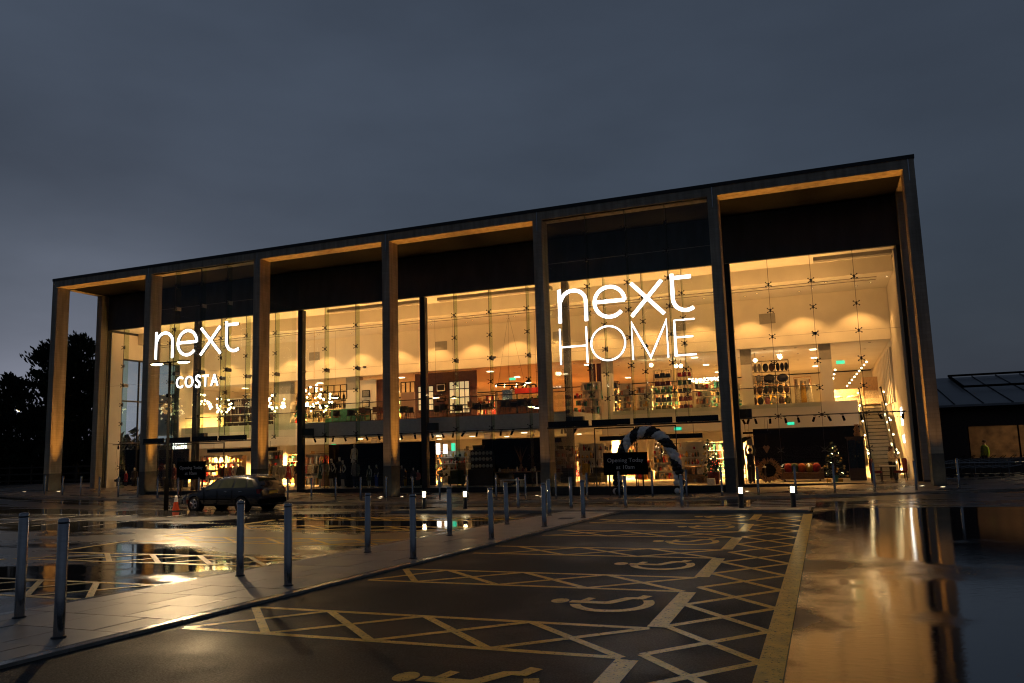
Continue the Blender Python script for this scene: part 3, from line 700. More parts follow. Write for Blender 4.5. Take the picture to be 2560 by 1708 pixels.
# ------------------------------------------------------------------ traffic cone
mat('cone_orange', (.55,.06,.012), .5, var=.2); mat('cone_white', (.6,.6,.62), .4, var=.15); mat('rubber', (.02,.02,.02), .8, var=.2)
x, y = 20.35, -9.6; z = gz(x,y)+.004
t = thing('traffic_cone', 'orange traffic cone with a pale top beside the lamp post', 'traffic cone', (x,y,z))
MB().box(x-.2,y-.2,z,x+.2,y+.2,z+.035).build('base', 'rubber', t)
MB().lathe([(.15,.035),(.085,.4)], 16, (x,y,z)).build('cone_body', 'cone_orange', t)
MB().lathe([(.0865,.395),(.05,.60),(.042,.66),(.0005,.66)], 16, (x,y,z)).build('reflective_sleeve', 'cone_white', t)

# ------------------------------------------------------------------ parked estate car
mat('car_paint', (.003,.005,.013), .25, var=.1, coat=.8); mat('tyre', (.012,.012,.012), .85, var=.2); mat('alloy', (.62,.62,.65), .22, metal=1, var=.1)
mat('tail_red', (.20,.004,.006), .2, var=.15, coat=.6); mat('plate_yellow', (.60,.40,.03), .5, var=.08); mat('headlamp', (.5,.52,.55), .15, var=.1, coat=.6)
car = thing('estate_car', 'dark navy estate car parked under the lamp post facing left', 'car', (0,0,0))
ST = [(-2.28,.55,.60,.56),(-2.2,.74,.68,.66),(-1.9,.80,.74,.74),(-1.3,.85,.84,.86),(-1.02,.86,.88,.92),(-.75,.86,.91,1.10),(-.35,.86,.93,1.32),(.1,.865,.95,1.42),(.7,.865,.96,1.45),(1.3,.86,.97,1.43),(1.75,.84,.98,1.37),(2.02,.82,.99,1.20),(2.16,.80,.98,1.02),(2.24,.76,.86,.87),(2.27,.72,.62,.63)]
mb = MB(); rings = []
for (x, wd, bz, rz) in ST:
    rw = wd if rz < bz+.06 else wd-.26*(rz-bz)/.5
    half = [(wd*.80,.22),(wd*.97,.30),(wd,.52),(wd*.985,bz-.10),(wd*.95,bz),(rw*.97,max(bz+.005,rz-.06)),(rw*.86,rz),(0,rz+.025)]
    rings.append([(x,-a_,b_) for a_, b_ in half]+[(x,a_,b_) for a_, b_ in reversed(half[:-1])])
n = len(rings[0]); vs = [p for r_ in rings for p in r_]
fs = [(i*n+k, i*n+k+1, (i+1)*n+k+1, (i+1)*n+k) for i in range(len(rings)-1) for k in range(n-1)]
fs += [(i*n+n-1, i*n, (i+1)*n, (i+1)*n+n-1) for i in range(len(rings)-1)]
fs += [tuple(reversed(range(n))), tuple((len(rings)-1)*n+k for k in range(n))]
mb.add(vs, fs, True); body = mb.build('body', 'car_paint', car)
def ringpt(x, k, u):
    for i in range(len(ST)-1):
        if ST[i][0] <= x <= ST[i+1][0]:
            f = (x-ST[i][0])/(ST[i+1][0]-ST[i][0])
            a_ = Vector(rings[i][k]).lerp(Vector(rings[i+1][k]), f); b_ = Vector(rings[i][k+1]).lerp(Vector(rings[i+1][k+1]), f)
            return a_.lerp(b_, u)
def side_glass(x0, x1, x2, x3, nm):   # bottom x0..x1, top x2..x3
    for s_ in (1, -1):
        N_ = 6; vv = []
        for j in range(4):
            u = .06+.86*j/3
            for i in range(N_+1):
                f = i/N_; xx = (x0+(x1-x0)*f)*(1-j/3)+(x2+(x3-x2)*f)*(j/3)
                p = ringpt(xx, 4, u); vv.append((p.x, (p.y-.008)*s_, p.z))
        m_ = MB().add(vv, [(j*(N_+1)+i, j*(N_+1)+i+1, (j+1)*(N_+1)+i+1, (j+1)*(N_+1)+i) for j in range(3) for i in range(N_)], True)
        m_.build(nm, 'car_window', car)
mat('car_window', (.03,.035,.018), .05, var=.3, scale=2, coat=1)
side_glass(-.78,-.12,-.30,.0,'side_window'); side_glass(-.04,.72,.06,.72,'side_window'); side_glass(.80,1.48,.80,1.40,'side_window'); side_glass(1.56,1.92,1.48,1.68,'side_window')
rwv = [(2.03,-.60,1.02),(2.03,.60,1.02),(1.80,.52,1.36),(1.80,-.52,1.36)]
MB().add([(2.150,-.62,1.045),(2.150,.62,1.045),(1.855,.50,1.365),(1.855,-.50,1.365)], [(0,1,2,3)]).build('rear_window', 'car_window', car)
MB().add([(-1.00,-.66,.955),(-1.00,.66,.955),(-.33,.56,1.355),(-.33,-.56,1.355)], [(3,2,1,0)]).build('windscreen', 'car_window', car)
MB().tube([(.0,.56,1.47),(1.5,.54,1.47)], .015, 6).tube([(.0,-.56,1.47),(1.5,-.54,1.47)], .015, 6).build('roof_rails', 'chrome', car)
for s_ in (1, -1):
    MB().cbox((2.14, s_*.70, .84), .20, .20, .18).build('tail_light', 'tail_red', car)
    MB().cbox((-2.12, s_*.62, .62), .18, .26, .10).build('headlight', 'headlamp', car)
    MB().ball((-.80, s_*.94, .98), .10, 8, 5, 1, .7, .7).build('door_mirror', 'car_paint', car)
    for xx in (-.02, .86): MB().cbox((xx+.45 if xx < 0 else xx+.38, s_*.868, .84), .16, .03, .03).build('door_handle', 'chrome', car)
    MB().cbox((0, s_*.872, .52), 2.2, .02, .05).build('rubbing_strip', 'black', car)
for s_ in (1, -1):
    for xx in (-.82, -.06, .77): MB().cbox((xx, s_*.874, .62), .012, .012, .56).build('door_gap', 'black', car)
MB().cbox((2.275, 0, .78), .02, .52, .12).build('number_plate', 'plate_yellow', car)
MB().cbox((2.22, 0, .42), .16, 1.56, .20).build('rear_bumper', 'black', car)
MB().cbox((-2.22, 0, .40), .16, 1.40, .20).build('front_bumper', 'black', car)
for wx in (-1.38, 1.30):
    for s_ in (1, -1):
        MB().tube([(wx, s_*.60, .31), (wx, s_*.868, .31)], .36, 24).build('wheel_arch', 'black', car)
        wh = MB().tube([(wx, s_*.66, .31), (wx, s_*.885, .31)], [.31,.31], 24).build('tyre', 'tyre', car)
        rim = MB().tube([(wx, s_*.886, .31), (wx, s_*.89, .31)], .20, 20)
        rr_ = MB()
        for q_ in range(5):
            a_ = q_*2*math.pi/5+.3
            rr_.tube([(wx, s_*.90, .31), (wx+.19*math.cos(a_), s_*.893, .31+.19*math.sin(a_))], [.035,.022], 6)
        rr_.lathe([(.185,-.008),(.205,-.008),(.205,.008),(.185,.008)], 20)
        vv = rr_.v[-80:]
        rr_.v[-80:] = [(wx+v[0], s_*(.893+v[2]), .31+v[1]) for v in vv]
        rr_.build('alloy_spokes', 'alloy', wh)
car.location = (22.7, -8.75, gz(22.9,-8.8)); car.rotation_euler = (0, 0, R(-4))

# ------------------------------------------------------------------ opening boards
mat('board_text', (.8,.78,.74), .6, var=.05)
def board(x0, x1, z0, z1, y, lab):
    t = thing('opening_board', lab, 'sign board', ((x0+x1)/2, y, z0))
    MB().box(x0, y, z0, x1, y+.05, z1).build('panel', 'black', t)
    for xx in (x0+.25, x1-.25): MB().box(xx-.03, y+.06, gz(xx,y)+.05, xx+.03, y+.1, z1-.1).build('leg', 'dark_metal', t)
    for tx, zz in (('Opening Today', z0+(z1-z0)*.57), ('at 10am', z0+(z1-z0)*.26)):
        me = text_mesh(tx, .26, .002); me.materials.clear(); me.materials.append(MATS['board_text'])
        o = link('lettering', me, t, Vector(((x0+x1)/2, y-.006, zz))-wloc(t)); o.rotation_euler = (R(90),0,0); o.scale = (1.05,1,1)
board(37.15, 39.23, .88, 1.91, -.55, 'black opening board in front of the balloon arch')
board(11.55, 13.63, 1.02, 2.05, -.55, 'black opening board behind the parked dark car')

# ------------------------------------------------------------------ balloon arch
mat('balloon_white', (.85,.83,.8), .35, var=.06); mat('balloon_black', (.012,.011,.012), .22, var=.2)
cx_, cy_ = 39.0, -.25
t = thing('balloon_arch', 'spiral arch of black and white balloons round the right-hand entrance', 'balloon arch', (39.0, cy_, 0), None)
bw = MB().ball((0,0,0), .13, 10, 7, sz=1.1).mesh('balloon', 'balloon_white'); bb = MB().ball((0,0,0), .13, 10, 7, sz=1.1).mesh('balloon', 'balloon_black')
NB = 46
for i in range(NB):
    u = i/(NB-1); a_ = math.pi*(1-u)
    c = Vector((39.15+1.42*math.cos(a_), cy_, .12+2.72*(max(0, math.sin(a_))**.75)))
    d = Vector((-math.sin(a_), 0, math.cos(a_))); up = Vector((math.cos(a_), 0, math.sin(a_)*1.0)); up.normalize()
    for k in range(4):
        th = k*math.pi/2 + i*.785
        p = c + up*(.135*math.cos(th)) + Vector((0,1,0))*(.135*math.sin(th))
        o = link('balloon', bw if k in (0, 1) else bb, t, p-wloc(t)); o.scale = [random.uniform(.92,1.06)]*3

# ------------------------------------------------------------------ pine trees
mat('bark', (.03,.022,.016), .9, var=.3); mat('pine_needles', (.022,.032,.018), .8, var=.4, scale=3)
def pine(x, y, h, r, lab, seed):
    random.seed(seed)
    t = thing('pine_tree', lab, 'tree', (x, y, gz(x,y)), 'pine trees left of the store')
    tr = MB().tube([(x,y,0),(x+.1,y,h*.4),(x-.1,y,h*.75),(x,y,h)], [.24,.18,.10,.02], 9)
    nd = MB(); bl = []
    nb = int(h*9)
    for i in range(nb):
        u = .12+.88*(i/nb); z = h*u; a_ = random.random()*6.283
        ln = r*(1-u)**.55*random.uniform(.7,1.12)*(1 if u > .3 else .8)+.25
        e = Vector((x+ln*math.cos(a_), y+ln*math.sin(a_), z+ln*random.uniform(.10,.45)))
        s_ = Vector((x, y, z))
        tr.tube([s_, s_.lerp(e,.6)+Vector((0,0,-.05)), e], [.05*(1-u)+.02,.02,.008], 4)
        for k in range(int(18+ln*16)):
            f = random.uniform(.25,1.05); c = s_.lerp(e, f)+Vector((random.gauss(0,.26),random.gauss(0,.26),random.gauss(0,.2)))
            dr = ((e-s_).normalized()*.8+Vector((random.gauss(0,.6),random.gauss(0,.6),1.0+random.gauss(0,.3)))).normalized()
            L_ = random.uniform(.35,.7); sd_ = dr.cross(Vector((random.random(),random.random(),.3))).normalized()
            for q_ in range(3):
                s2 = (Matrix.Rotation(q_*math.pi/3, 3, dr) @ sd_)*.085
                nd.add([c-dr*L_*.4, c+s2*1.0+dr*L_*.1, c+dr*L_*.6, c-s2*1.0+dr*L_*.1], [(0,1,2,3)])
    tr.build('trunk', 'bark', t); nd.build('crown', 'pine_needles', t)
pine(-15.0, 15, 13.4, 3.9, 'tall dark pine seen between the two left corner columns', 3)
pine(-19.2, 15.5, 13.2, 4.2, 'tall dark pine just left of the outer corner column', 5)
pine(-23.6, 15, 10.3, 3.6, 'shorter pine second from the left edge, beside the tall one', 8)
pine(-27.0, 14, 9.3, 3.2, 'lowest dark pine at the left edge of the picture', 12)
random.seed(11)
# hedge and fence behind the car park on the left
hd = MB()
for i in range(16000):
    x = random.uniform(-75, .0); y = random.uniform(17, 20.5) if x < -3 else random.uniform(20,24); z = random.uniform(0, 3.0+1.2*math.sin(x*.35)+.6*math.sin(x*1.3))
    a_ = random.random()*6.28; s_ = random.uniform(.25,.6)
    hd.add([(x,y,z),(x+s_*math.cos(a_),y+s_*math.sin(a_),z+.1),(x+s_*.3,y+s_*.2,z+s_)], [(0,1,2)])
hd = hd.build('hedge', 'pine_needles'); hd['kind'] = 'stuff'; tag(hd, 'dark evergreen hedge along the far edge of the car park', 'hedge')
fn = thing('wooden_fence', 'low dark post and rail fence below the pine trees', 'fence', (-14, 11, 0))
for i in range(16):
    x = -44+i*2.6; MB().box(x-.06, 10.95, 0, x+.06, 11.07, 2.1).build('post', 'bark', fn)
    for z in (.7, 1.25, 1.8): MB().box(x+.07, 10.98, z, x+2.53, 11.03, z+.12).build('rail', 'bark', fn)
# distant lights glimpsed through the trees
for i, (px, py, s_, lab) in enumerate([(46,1026,.16,'small white distant street light seen through the left pine'),(66,1027,.12,'small pale distant street light right of the brightest one'),(219,1165,.10,'tiny orange distant lamp seen low through the left colonnade')]):
    p = at(px, py, 40)
    o = thing('distant_lamp', lab, 'street light', (p.x, p.y, 0), 'distant lights')
    MB().tube([(p.x,p.y,0),(p.x,p.y,p.z)], .05, 6).build('pole', 'black', o); MB().ball((p.x,p.y-.02,p.z), s_*1.2, 8, 5).build('lamp_head', 'bulb', o)

# ------------------------------------------------------------------ lower building on the right
mat('brick_dark', (.05,.03,.024), .8, var=.35, scale=9, stretch=(1,1,3)); mat('metal_roof', (.22,.23,.25), .45, metal=.3, var=.08, scale=1)
mat('dim_interior', (.22,.12,.05), .7, var=.5, scale=2.5)
an = thing('annex_building', 'low dark brick building with pale metal roof right of the store', 'building', (58, 10, 0))
X0, X1, YA = 51.5, 72, 8.0
MB().box(X0, YA, -.3, 53.45, YA+.3, 3.5).box(53.45, YA, -.3, X1, YA+.3, 1.1).box(53.45, YA, 2.65, X1, YA+.3, 3.5).build('wall', 'brick_dark', an)
MB().box(X0-.1, YA-.5, 3.5, X1, YA+.32, 3.72).build('fascia', 'black', an)
roofm = MB().prism([(YA-.55,3.73),(18,5.75),(18,5.6),(YA-.55,3.62)], X0-.15, X1+.1, 'x').build('roof', 'metal_roof', an)
for i in range(16):
    x = X0+.2+i*1.25
    MB().add([(x-.02,YA-.55,3.735),(x+.02,YA-.55,3.735),(x+.02,18,5.755),(x-.02,18,5.755),(x-.02,YA-.55,3.80),(x+.02,YA-.55,3.80),(x+.02,18,5.82),(x-.02,18,5.82)], [(0,1,5,4),(4,5,6,7),(0,4,7,3),(1,2,6,5)]).build('roof_seam', 'metal_roof', roofm)
fr = MB(); rz = lambda y: 3.73+(y-YA+.55)*(2.02/10.55)
for (xa, ya, xb, yb) in [(54.1,12.2,70,12.2),(54.1,17.2,70,17.2),(54.1,12.2,54.1,17.2)]: fr.tube([(xa,ya,rz(ya)+.22),(xb,yb,rz(yb)+.22)], .07, 6)
fr.build('roof_guard_rail', 'black', an)
MB().box(53.3, YA+.6, .2, X1, 13, 1.0).box(53.3, 13, .2, X1, 13.2, 3.4).box(53.3, YA+.3, .0, X1, 13, .2).build('inner_room', 'dim_interior', an)
MB().box(53.46, YA+.1, 1.11, X1, YA+.12, 2.64).build('window_pane', G1, an)
for x in (53.45, 55.6, 57.8, 60): MB().box(x, YA+.06, 1.1, x+.06, YA+.16, 2.65).build('window_mullion', 'black', an)
lamp('room_lamp', 'AREA', (56.5, 10.2, 3.3), 16, (1,.5,.16), an, (0,0,-1), shape='SQUARE', size=1.2)
MB().cbox((56.5, 10.2, 3.36), 1.2, 1.2, .06).build('ceiling_light', 'downlight_emit', an)
# trolley bay
rl = thing('trolley_rail', 'galvanised steel rail enclosing the trolley park right of the store', 'railing', (53.6, 6, 0))
for z in (.95, .24):
    MB().tube([(52.0,5.6,z),(55.3,5.6,z)], .025, 8).build('rail', 'stainless', rl)
for x in (52.0, 53.25, 54.6, 55.3): MB().tube([(x,5.6,0),(x,5.6,.95)], .025, 8).build('post', 'stainless', rl)
tp = thing('shopping_trolley', '', 'trolley', (0,0,0))
bk = MB()
for i in range(7):
    u = i/6
    bk.tube([(-.4,-.25+.5*u,.42),(.38,-.27+.54*u,.55)], .006, 4)
    bk.tube([(-.4+.78*u,-.26,.45+.1*u),(-.42+.84*u,-.28,.72+.14*u)], .006, 4); bk.tube([(-.4+.78*u,.26,.45+.1*u),(-.42+.84*u,.28,.72+.14*u)], .006, 4)
bk.tube([(-.42,-.28,.72),(.46,-.28,.88),(.46,.28,.88),(-.42,.28,.72),(-.42,-.28,.72)], .01, 5)
bk.build('basket', 'stainless', tp)
MB().tube([(.45,-.27,.88),(.60,-.27,1.0),(.60,.27,1.0),(.45,.27,.88)], .014, 6).build('handle', 'black', tp)
MB().tube([(-.45,-.2,.12),(.40,-.25,.16),(.42,-.26,.86)], .012, 5).tube([(-.45,.2,.12),(.40,.25,.16),(.42,.26,.86)], .012, 5).build('frame', 'stainless', tp)
for xx, yy in ((-.42,.2),(-.42,-.2),(.38,.25),(.38,-.25)): MB().tube([(xx,yy-.015,.06),(xx,yy+.015,.06)], .06, 10).build('wheel', 'rubber', tp)
for i in range(7):
    p = (52.35+i*.42, 6.3, gz(53,6)+.06); lab = 'wire shopping trolley, %s from the store in the row behind the rail' % ORD[i]
    if i == 0: tp.location = p; tp['label'] = lab; tp['group'] = 'shopping trolleys in a row'
    else: dup(tp, p, 0, lab, group='shopping trolleys in a row')
# ------------------------------------------------------------------ figures
def skin_mesh(name, V, E, mt, sub=1):
    names = list(V); idx = {n_: i for i, n_ in enumerate(names)}
    me = bpy.data.meshes.new(name); me.from_pydata([V[n_][0] for n_ in names], [(idx[a_], idx[b_]) for a_, b_ in E], []); me.update()
    o = bpy.data.objects.new(name, me); col.objects.link(o)
    o.modifiers.new('s', 'SKIN'); md = o.modifiers.new('u', 'SUBSURF'); md.levels = sub; md.render_levels = sub
    sv_ = me.skin_vertices[0].data
    for n_ in names:
        r_ = V[n_][1]; sv_[idx[n_]].radius = r_ if isinstance(r_, tuple) else (r_, r_); sv_[idx[n_]].use_root = (n_ == 'pelvis')
    dg = bpy.context.evaluated_depsgraph_get(); dg.update()
    res = bpy.data.meshes.new_from_object(o.evaluated_get(dg)); bpy.data.objects.remove(o)
    res.polygons.foreach_set('use_smooth', [True]*len(res.polygons)); res.materials.clear(); res.materials.append(MATS[mt]); return res
BASE_E = [('pelvis','waist'),('waist','chest'),('chest','neck'),('neck','jaw'),('jaw','head'),('head','crown')]
for s_ in 'lr': BASE_E += [('pelvis','hip'+s_),('hip'+s_,'knee'+s_),('knee'+s_,'ankle'+s_),('ankle'+s_,'toe'+s_),('chest','sh'+s_),('sh'+s_,'el'+s_),('el'+s_,'wr'+s_),('wr'+s_,'ha'+s_)]
def figure(arms='down', sit=False, lean=0):
    V = {'pelvis':((0,0,.95),(.15,.11)),'waist':((0,0,1.10),(.125,.10)),'chest':((0,0,1.32),(.15,.11)),'neck':((0,.01,1.47),.055),'jaw':((0,0,1.55),.065),'head':((0,-.015,1.645),.088),'crown':((0,0,1.73),.055)}
    for s_, k in (('l',-1),('r',1)):
        V['hip'+s_] = ((k*.095,0,.88),.092); V['knee'+s_] = ((k*.10,-.02,.50),.058); V['ankle'+s_] = ((k*.105,.02,.09),.04); V['toe'+s_] = ((k*.115,-.14,.035),.034)
        V['sh'+s_] = ((k*.175,0,1.41),.058)
        if arms == 'down': V['el'+s_] = ((k*.225,.02,1.13),.042); V['wr'+s_] = ((k*.245,-.05,.90),.03); V['ha'+s_] = ((k*.245,-.08,.80),.033)
        elif arms == 'hip': V['el'+s_] = ((k*.31,.03,1.17),.042); V['wr'+s_] = ((k*.20,-.06,.99),.03); V['ha'+s_] = ((k*.17,-.09,.93),.033)
        elif arms == 'up': V['el'+s_] = ((k*.22,-.03,1.68),.042); V['wr'+s_] = ((k*.15,-.05,1.92),.03); V['ha'+s_] = ((k*.13,-.06,2.01),.033)
        elif arms == 'reach': V['el'+s_] = ((k*.12+.25,-.05,1.52),.042); V['wr'+s_] = ((k*.10+.48,-.06,1.60),.03); V['ha'+s_] = ((k*.10+.57,-.06,1.63),.033)
        elif arms == 'front': V['el'+s_] = ((k*.24,-.12,1.17),.042); V['wr'+s_] = ((k*.14,-.34,1.12),.03); V['ha'+s_] = ((k*.12,-.43,1.13),.033)
        if sit: V['knee'+s_] = ((k*.12,-.42,.90),.058); V['ankle'+s_] = ((k*.12,-.40,.50),.04); V['toe'+s_] = ((k*.12,-.56,.45),.034)
    return V
FIG = {k: skin_mesh('body', figure(k), BASE_E, 'mannequin') for k in ('down','hip')}
def ell(prof, n=14): return MB().lathe(prof, n, sx=1, sy=.72)
G_DRESS = ell([(.075,1.47),(.17,1.42),(.165,1.28),(.135,1.1),(.17,.95),(.22,.72),(.25,.55),(.22,.56)])
G_COAT = ell([(.08,1.49),(.20,1.43),(.205,1.25),(.185,1.08),(.205,.9),(.23,.70),(.20,.70)])
for k in (-1, 1): G_COAT.tube([(k*.17,0,1.41),(k*.235,.02,1.12),(k*.25,-.05,.90)], [.075,.062,.05], 8)
G_TOP = ell([(.075,1.48),(.185,1.42),(.18,1.25),(.16,1.05),(.175,.93),(.15,.93)])
for k in (-1, 1): G_TOP.tube([(k*.17,0,1.41),(k*.235,.02,1.12)], [.07,.058], 8)
G_TROU = MB()
for k in (-1, 1): G_TROU.tube([(k*.085,0,.97),(k*.098,-.01,.5),(k*.105,.02,.08)], [.115,.085,.068], 9)
G_LONG = ell([(.075,1.47),(.17,1.42),(.16,1.28),(.13,1.1),(.19,.9),(.30,.45),(.36,.12),(.33,.12)])
CL = {}
def cloth(kind, c):
    k = (kind, c)
    if k not in CL: CL[k] = {'dress':G_DRESS,'coat':G_COAT,'top':G_TOP,'trousers':G_TROU,'gown':G_LONG}[kind].mesh(kind, 'cloth_'+c)
    return CL[k]
STAND = MB().lathe([(.0005,.02),(.16,.02),(.16,0)], 14).mesh('stand', 'white_paint')
def mannequin(px, Y, h, outfit, lab, z=F0, arms='down', rz=0):
    p = at(px, 1150, Y)
    t = thing('mannequin', lab, 'mannequin', (p.x, Y, z), 'mannequins in the shop windows', rz)
    link('body', FIG[arms], t, (0,0,.02)); link('stand', STAND, t)
    for kind, c in outfit: link(kind, cloth(kind, c), t, (0,0,.02))
    t.scale = (h/1.75,)*3
    return t
for a_ in [
 (316,6.2,1.35,[('coat','crimson'),('trousers','charcoal')],'child mannequin in a red coat at the left end of the window'),
 (337,6.4,1.55,[('coat','charcoal'),('trousers','black')],'mannequin in a dark coat and cap next to the red-coated one'),
 (413,4.9,1.72,[('coat','brown'),('trousers','navy')],'pale headed mannequin in a brown coat behind the lamp post'),
 (436,5.4,1.74,[('coat','maroon'),('trousers','charcoal')],'mannequin in a maroon coat right of the lamp post'),
 (453,4.8,1.62,[('coat','black'),('trousers','black')],'mannequin in black at the left edge of the left opening board'),
 (590,5.5,1.7,[('dress','cream')],'mannequin in a cream dress above the roof of the dark car'),
 (602,5.0,1.72,[('coat','olive'),('trousers','brown')],'mannequin in an olive coat above the car rear'),
 (742,6.4,1.6,[('top','charcoal'),('trousers','camel')],'mannequin in a dark jacket left of the first steel post'),
 (722,7.0,1.6,[('dress','crimson')],'mannequin in a red dress beside the clothes rail'),
 (756,7.4,1.6,[('top','navy'),('trousers','grey')],'mannequin in a navy jacket right of the first steel post'),
 (802,5.8,1.72,[('dress','forest')],'mannequin in a dark green dress left of the black backdrop'),
 (814,5.4,1.66,[('gown','peach')],'mannequin in a long peach gown left of the black backdrop'),
 (829,5.2,1.82,[('dress','black')],'tall mannequin in a black dress at the edge of the black backdrop'),
 (849,5.6,1.9,[('top','charcoal'),('trousers','black')],'tall mannequin in charcoal before the black backdrop'),
 (857,5.0,1.70,[('dress','charcoal')],'pale mannequin in a dark short dress before the black backdrop'),
 (889,5.2,1.70,[('coat','grey'),('trousers','navy')],'mannequin in a grey coat before the black backdrop'),
 (923,5.0,1.35,[('dress','olive')],'child mannequin in an olive dress just left of the fourth column'),
 (941,5.2,1.38,[('top','charcoal'),('trousers','blue')],'child mannequin in blue trousers just left of the fourth column'),
 (1004,5.1,1.30,[('coat','charcoal'),('trousers','navy')],'child mannequin in a dark coat just right of the fourth column'),
 (1012,5.6,1.10,[('coat','brown'),('trousers','mustard')],'small child mannequin in brown right of the fourth column'),
 (1033,5.0,1.15,[('coat','navy'),('trousers','black')],'small child mannequin in navy left of the second steel post'),
 (1044,5.2,1.0,[('coat','rose'),('trousers','charcoal')],'small child mannequin in a pink coat by the second steel post')]:
    mannequin(*a_, arms='hip' if a_[0] in (857,829,590) else 'down', rz=random.uniform(-.5,.5))
t = mannequin(886, 6.4, 1.72, [('dress','white')], 'mannequin raised on a plinth at the top of the black backdrop', z=1.1)
q_ = at(886,1150,6.4); tag(MB().box(q_.x-.4,6.1,F0,q_.x+.4,6.7,1.1).build('display_plinth','black'), 'black display plinth under the raised mannequin', 'plinth')

def person(px, Y, z, V, outfit, hair, lab, rz=0, sc=1.0, lanyard=False, hairlong=False):
    p = at(px, 1150, Y)
    t = thing('person', lab, 'person', (p.x, Y, z), None, rz)
    b = link('body', skin_mesh('body', V, BASE_E, 'skin', 2), t)
    g_ = MB()
    for s_, k in (('l',-1),('r',1)):
        sh, el, wr, ha = [Vector(V[n_+s_][0]) for n_ in ('sh','el','wr','ha')]
        g_.tube([sh*.98+Vector((0,0,.0)), el, wr], [.075,.06,.045], 8)
        fg = MB(); d = (ha-wr).normalized(); sd_ = Vector((1,0,0)) if abs(d.x) < .8 else Vector((0,1,0)); n_ = d.cross(sd_).normalized()
        for f in range(4): fg.tube([ha+sd_*(f-1.5)*.018, ha+sd_*(f-1.5)*.02+d*(.06,.072,.07,.055)[f], ha+sd_*(f-1.5)*.02+d*(.085,.10,.098,.078)[f]+n_*.02], [.009,.008,.006], 5)
        fg.tube([wr+sd_*-k*.025+d*.02, wr+sd_*-k*.055+d*.07, wr+sd_*-k*.06+d*.10], [.010,.009,.007], 5)
        fg.build('fingers', 'skin', t).location = (0,0,0)
        fg_o = t.children[-1]; fg_o.data.transform(Matrix.Translation(wloc(t)))
    g_.lathe([(.08,1.50),(.19,1.43),(.185,1.25),(.165,1.08),(.185,.92),(.15,.92)], 14, sy=.75)
    link(outfit[0][0], g_.mesh(outfit[0][0], 'cloth_'+outfit[0][1]), t)
    tr = MB()
    for s_, k in (('l',-1),('r',1)):
        hp, kn, an_ = [Vector(V[n_+s_][0]) for n_ in ('hip','knee','ankle')]
        tr.tube([hp+Vector((0,0,.08)), kn, an_], [.118,.085,.066], 9)
    link('trousers', tr.mesh('trousers', 'cloth_'+outfit[1][1]), t)
    hm = MB().ball((0,.015,1.675), .105, 12, 7, sz=1.05)
    if hairlong: hm.lathe([(.10,1.66),(.105,1.5),(.07,1.42)], 12, (0,.04,0), sy=.6)
    hm = link('hair', hm.mesh('hair', 'cloth_'+hair), t)
    f = MB().tube([(0,-.095,1.66),(0,-.118,1.625)], [.010,.016], 6)
    link('nose', f.mesh('nose','skin'), t)
    for k in (-1, 1): link('eye', MB().ball((k*.034,-.094,1.655), .011, 6, 4).mesh('eye','cloth_black'), t); link('ear', MB().ball((k*.092,.0,1.64), .022, 6, 4, .5).mesh('ear','skin'), t)
    link('mouth', MB().cbox((0,-.098,1.59), .045, .008, .010).mesh('mouth','cloth_maroon'), t)
    for k in (-1, 1): link('shoe', MB().ball((V['ankle'+('l' if k<0 else 'r')][0][0], V['ankle'+('l' if k<0 else 'r')][0][1]-.07, V['ankle'+('l' if k<0 else 'r')][0][2]-.05), .07, 8, 5, .65, 1.7, .6).mesh('shoe','cloth_black'), t)
    if lanyard: link('lanyard_badge', MB().cbox((-.06,-.16,1.46), .05, .02, .14).mesh('lanyard_badge','cloth_blue'), t)
    t.scale = (sc,)*3
    return t
person(1876, 5.2, F0, figure('up'), [('shirt','black'),('trousers','black')], 'black', 'person in black with both arms raised to a hanging ornament', R(170), .99)
lad_p = at(1852, 1150, 5.0)
person(1852, 5.0, F0+.75, figure('reach'), [('shirt','olive'),('trousers','charcoal')], 'brown', 'person on a stepladder reaching right beside the right wide column', 0, .97)
person(2229, 7.2, F0, figure('front'), [('shirt','cream'),('trousers','charcoal')], 'brown', 'person with long dark hair standing between the two red chairs', R(40), .93, hairlong=True)
pp = person(2465, 10.8, .2, figure('down'), [('jacket','hivis'),('trousers','navy')], 'brown', 'person in a hi-vis jacket behind the annex window', R(-60), 1.0)
# stepladder
lx_, ly_ = lad_p.x, 5.05
t = thing('stepladder', 'aluminium stepladder under the person beside the right wide column', 'stepladder', (lx_, ly_, F0))
for k in (-1, 1):
    MB().tube([(lx_+k*.24, ly_-.3, F0), (lx_+k*.17, ly_-.02, F0+1.5)], .02, 6).build('side_rail', 'stainless', t); MB().tube([(lx_+k*.24, ly_+.4, F0), (lx_+k*.17, ly_+.04, F0+1.5)], .016, 6).build('rear_leg', 'stainless', t)
for i in range(4): MB().box(lx_-.22+i*.012, ly_-.26+i*.06, F0+.24+i*.25, lx_+.22-i*.012, ly_-.14+i*.06, F0+.27+i*.25).build('step', 'stainless', t)

